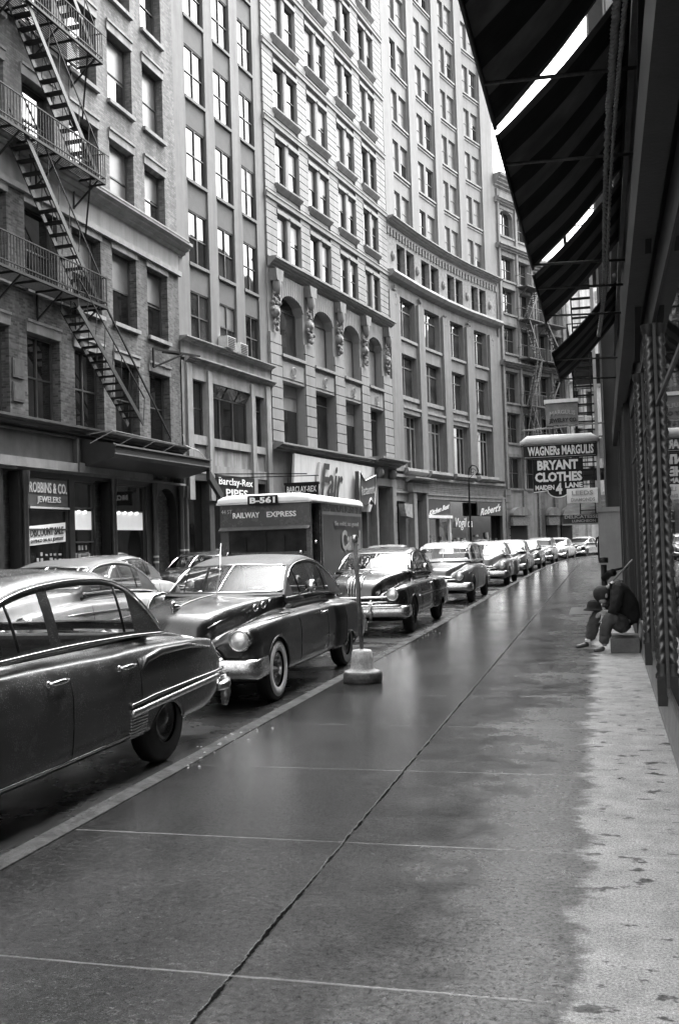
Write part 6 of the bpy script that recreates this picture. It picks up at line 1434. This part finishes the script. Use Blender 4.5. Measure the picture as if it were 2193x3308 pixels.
# ------------------------------------------------------------ people
def skin(name, nodes, edges, m, parent=None, sub=2, base=(0, 0, 0), root=0):
    me = bpy.data.meshes.new(name); b = Vector(base); me.from_pydata([tuple(Vector(n[:3])-b) for n in nodes], edges, []); me.materials.append(m)
    o = bpy.data.objects.new(name, me); link(o)
    if parent: o.parent = parent
    else: o.location = b
    md = o.modifiers.new('skin', 'SKIN'); md.use_smooth_shade = True
    for v, n in zip(me.skin_vertices[0].data, nodes): v.radius = (n[3], n[4] if len(n) > 4 else n[3])
    me.skin_vertices[0].data[root].use_root = True
    s2 = o.modifiers.new('sub', 'SUBSURF'); s2.levels = sub; s2.render_levels = sub+(1 if name in ('jacket', 'trousers') else 0)
    return o
skinm = mat('skin', .30, .6, .1, 10); hairm = mat('dark_hair', .02, .6, .3, 30, bmp=.6, bscale=120); jk = mat('black_jacket', .014, .9, .25, 10, bmp=.3, bscale=30); tro = mat('grey_trousers', .075, .9, .15, 12, bmp=.3, bscale=25); tro2 = mat('light_trousers', .17, .9, .15, 12, bmp=.3, bscale=25); shoe = mat('worn_shoe', .05, .4, .3, 20)
PB = (.27, 14.2, .38)
# body: pelvis, spine, neck, head, arms, legs (skin; mostly under clothes)
bn = [(.26, 14.22, .36, .13, .12), (.25, 14.20, .56, .12, .11), (.18, 14.16, .78, .12, .11), (.09, 14.12, .89, .055), (.045, 14.10, .865, .05),
      (-.03, 14.08, .80, .085), (-.085, 14.07, .735, .07),
      (.16, 13.97, .84, .055), (.11, 13.84, .62, .04), (.03, 13.92, .50, .03), (-.01, 13.96, .475, .028),
      (.14, 14.36, .84, .055), (.02, 14.44, .64, .04), (-.05, 14.32, .54, .03), (-.08, 14.24, .52, .028),
      (.22, 14.06, .38, .085), (.03, 13.84, .50, .06), (-.04, 13.88, .28, .05), (-.05, 13.90, .09, .04),
      (.22, 14.34, .38, .085), (-.16, 14.38, .52, .06), (-.21, 14.38, .30, .05), (-.26, 14.38, .10, .04)]
be = [(0, 1), (1, 2), (2, 3), (3, 4), (4, 5), (5, 6), (2, 7), (7, 8), (8, 9), (9, 10), (2, 11), (11, 12), (12, 13), (13, 14), (0, 15), (15, 16), (16, 17), (17, 18), (0, 19), (19, 20), (20, 21), (21, 22)]
man = skin('person', bn, be, skinm, base=PB); tag(man, 'person in black jacket and grey trousers slumped forward on a low step', 'person')
jn = [(.25, 14.22, .33, .20, .19), (.26, 14.20, .55, .205, .19), (.21, 14.16, .76, .215, .18), (.12, 14.13, .91, .125, .11), (.15, 13.93, .85, .10), (.11, 13.80, .63, .08), (.045, 13.89, .515, .055), (.15, 14.38, .85, .085), (.03, 14.45, .65, .065), (-.03, 14.33, .56, .048)]
def child(o): o.parent = man; o.location = (0, 0, 0); return o
child(skin('jacket', jn, [(0, 1), (1, 2), (2, 3), (2, 4), (4, 5), (5, 6), (2, 7), (7, 8), (8, 9)], jk, man, base=PB))
child(skin('trousers', [(.24, 14.22, .33, .12), (.18, 14.02, .38, .125), (.03, 13.83, .49, .10), (-.035, 13.87, .30, .085), (-.055, 13.9, .12, .075), (.2, 14.36, .37, .10), (-.14, 14.38, .49, .10), (-.20, 14.38, .30, .085), (-.245, 14.38, .13, .072)], [(0, 1), (1, 2), (2, 3), (3, 4), (0, 5), (5, 6), (6, 7), (7, 8)], tro, man, base=PB))
for pts, nm in (([(-.04, 13.91, .07, .045, .04), (-.1, 13.89, .05, .045, .035), (-.20, 13.87, .035, .04, .028)], 'shoe'), ([(-.26, 14.38, .08, .045, .045), (-.34, 14.36, .055, .045, .035), (-.45, 14.34, .035, .038, .026)], 'shoe')):
    child(skin(nm, pts, [(0, 1), (1, 2)], shoe, man, base=PB))
s = MB(); s.box(-.31, -.24, 14.33, 14.43, .105, .14); s.build('sock', M['whitewall'], man, PB)
ctx = bpy.data.textures.new('cloth_folds', 'CLOUDS'); ctx.noise_scale = .075; ctx.noise_depth = 2
for c_ in man.children:
    if c_.name.split('.')[0] in ('jacket', 'trousers'):
        md = c_.modifiers.new('folds', 'DISPLACE'); md.texture = ctx; md.strength = .045; md.mid_level = .5; md.texture_coords = 'LOCAL'
# head details: hair cap, ear, nose
h = MB(); hv = []
h.ball((-.055, 14.075, .785), .118, 14, (1.02, .9, 1.0)); h.build('hair', hairm, man, PB)
h = MB(); h.ball((.0, 13.985, .765), .03, 6, (.7, .4, 1.1)); h.ball((-.05, 14.02, .695), .05, 8, (1, .7, .8)); h.build('face', skinm, man, PB)
h = MB(); h.tube([(.02, 14.02, .87), (.055, 14.0, .90), (.09, 14.06, .93), (.06, 14.15, .92)], [.02, .035, .03, .02], 8); h.build('shirt_collar', mat('white_shirt', .65, .8), man, PB)
def hand(c, d, up, par, s=1):
    c = Vector(c); d = Vector(d).normalized(); up = Vector(up).normalized(); sd = d.cross(up)
    nodes = [tuple(c)+(.026, .016), tuple(c+d*.045)+(.034, .014), tuple(c+d*.08)+(.034, .012)]; ed = [(0, 1), (1, 2)]
    for k, (o, l) in enumerate(((-.028, .062), (-.009, .075), (.010, .07), (.028, .055))):
        b = c+d*.08+sd*o; i = len(nodes); nodes += [tuple(b)+(.009,), tuple(b+d*l*.55-up*.012)+(.0085,), tuple(b+d*l*.9-up*.04)+(.007,)]; ed += [(2, i), (i, i+1), (i+1, i+2)]
    i = len(nodes); b = c+d*.03-sd*.03; nodes += [tuple(b)+(.010,), tuple(b+d*.03-sd*.025-up*.01)+(.009,), tuple(b+d*.055-sd*.028-up*.03)+(.008,)]; ed += [(1, i), (i, i+1), (i+1, i+2)]
    child(skin('hand', nodes, ed, skinm, par, 1, base=PB))
hand((.02, 13.93, .495), (-.8, .25, -.35), (0, -.3, 1), man); hand((-.06, 14.28, .535), (-.5, -.7, -.3), (0, 0, 1), man)
pp = MB(); pp.add([(.06, 13.86, .56), (-.07, 13.84, .57), (-.09, 13.86, .44), (-.05, 13.85, .40), (.04, 13.84, .42), (.07, 13.9, .5), (.0, 13.93, .58)], [(0, 1, 2, 3, 4, 5), (0, 5, 4, 6), (1, 0, 6)]); 
tag(pp.build('crumpled_paper', mat('newsprint', .5, .8, .3, 30), None, (0, 13.86, .5)), 'crumpled pale paper held in the lap of the seated person', 'paper')
hb = MB(); hb.lathe([(0, .13), (.05, .12), (.085, .10), (.10, .05), (.105, .015), (.145, -.005), (.15, -.015), (.10, -.02)], (-.17, 14.36, .56), n=18); tag(hb.build('hat', mat('felt_hat', .015, .95, .2, 20), None, (-.17, 14.36, .56)), 'dark felt hat resting on the far knee of the seated person', 'hat')
# distant walker
wn = [(0, 0, .95, .14, .1), (0, 0, 1.2, .16, .11), (0, 0, 1.42, .15, .1), (0, 0, 1.53, .05), (0, 0, 1.64, .09), (0, 0, 1.73, .07), (-.2, 0, 1.38, .06), (-.25, .03, 1.1, .05), (-.22, -.05, .85, .04), (.2, 0, 1.38, .06), (.25, -.03, 1.1, .05), (.22, .05, .85, .04), (-.09, 0, .8, .1), (-.1, -.1, .45, .07), (-.1, -.2, .08, .05), (.09, 0, .8, .1), (.1, .08, .45, .07), (.1, .2, .08, .05), (-.1, -.3, .04, .04), (.1, .08, .04, .04)]
we = [(0, 1), (1, 2), (2, 3), (3, 4), (4, 5), (2, 6), (6, 7), (7, 8), (2, 9), (9, 10), (10, 11), (0, 12), (12, 13), (13, 14), (0, 15), (15, 16), (16, 17), (14, 18), (17, 19)]
wk = skin('person', wn, we, jk); wk.location = (-.22, 60, 0); tag(wk, 'distant person in dark clothes walking where the sidewalk bends', 'person')
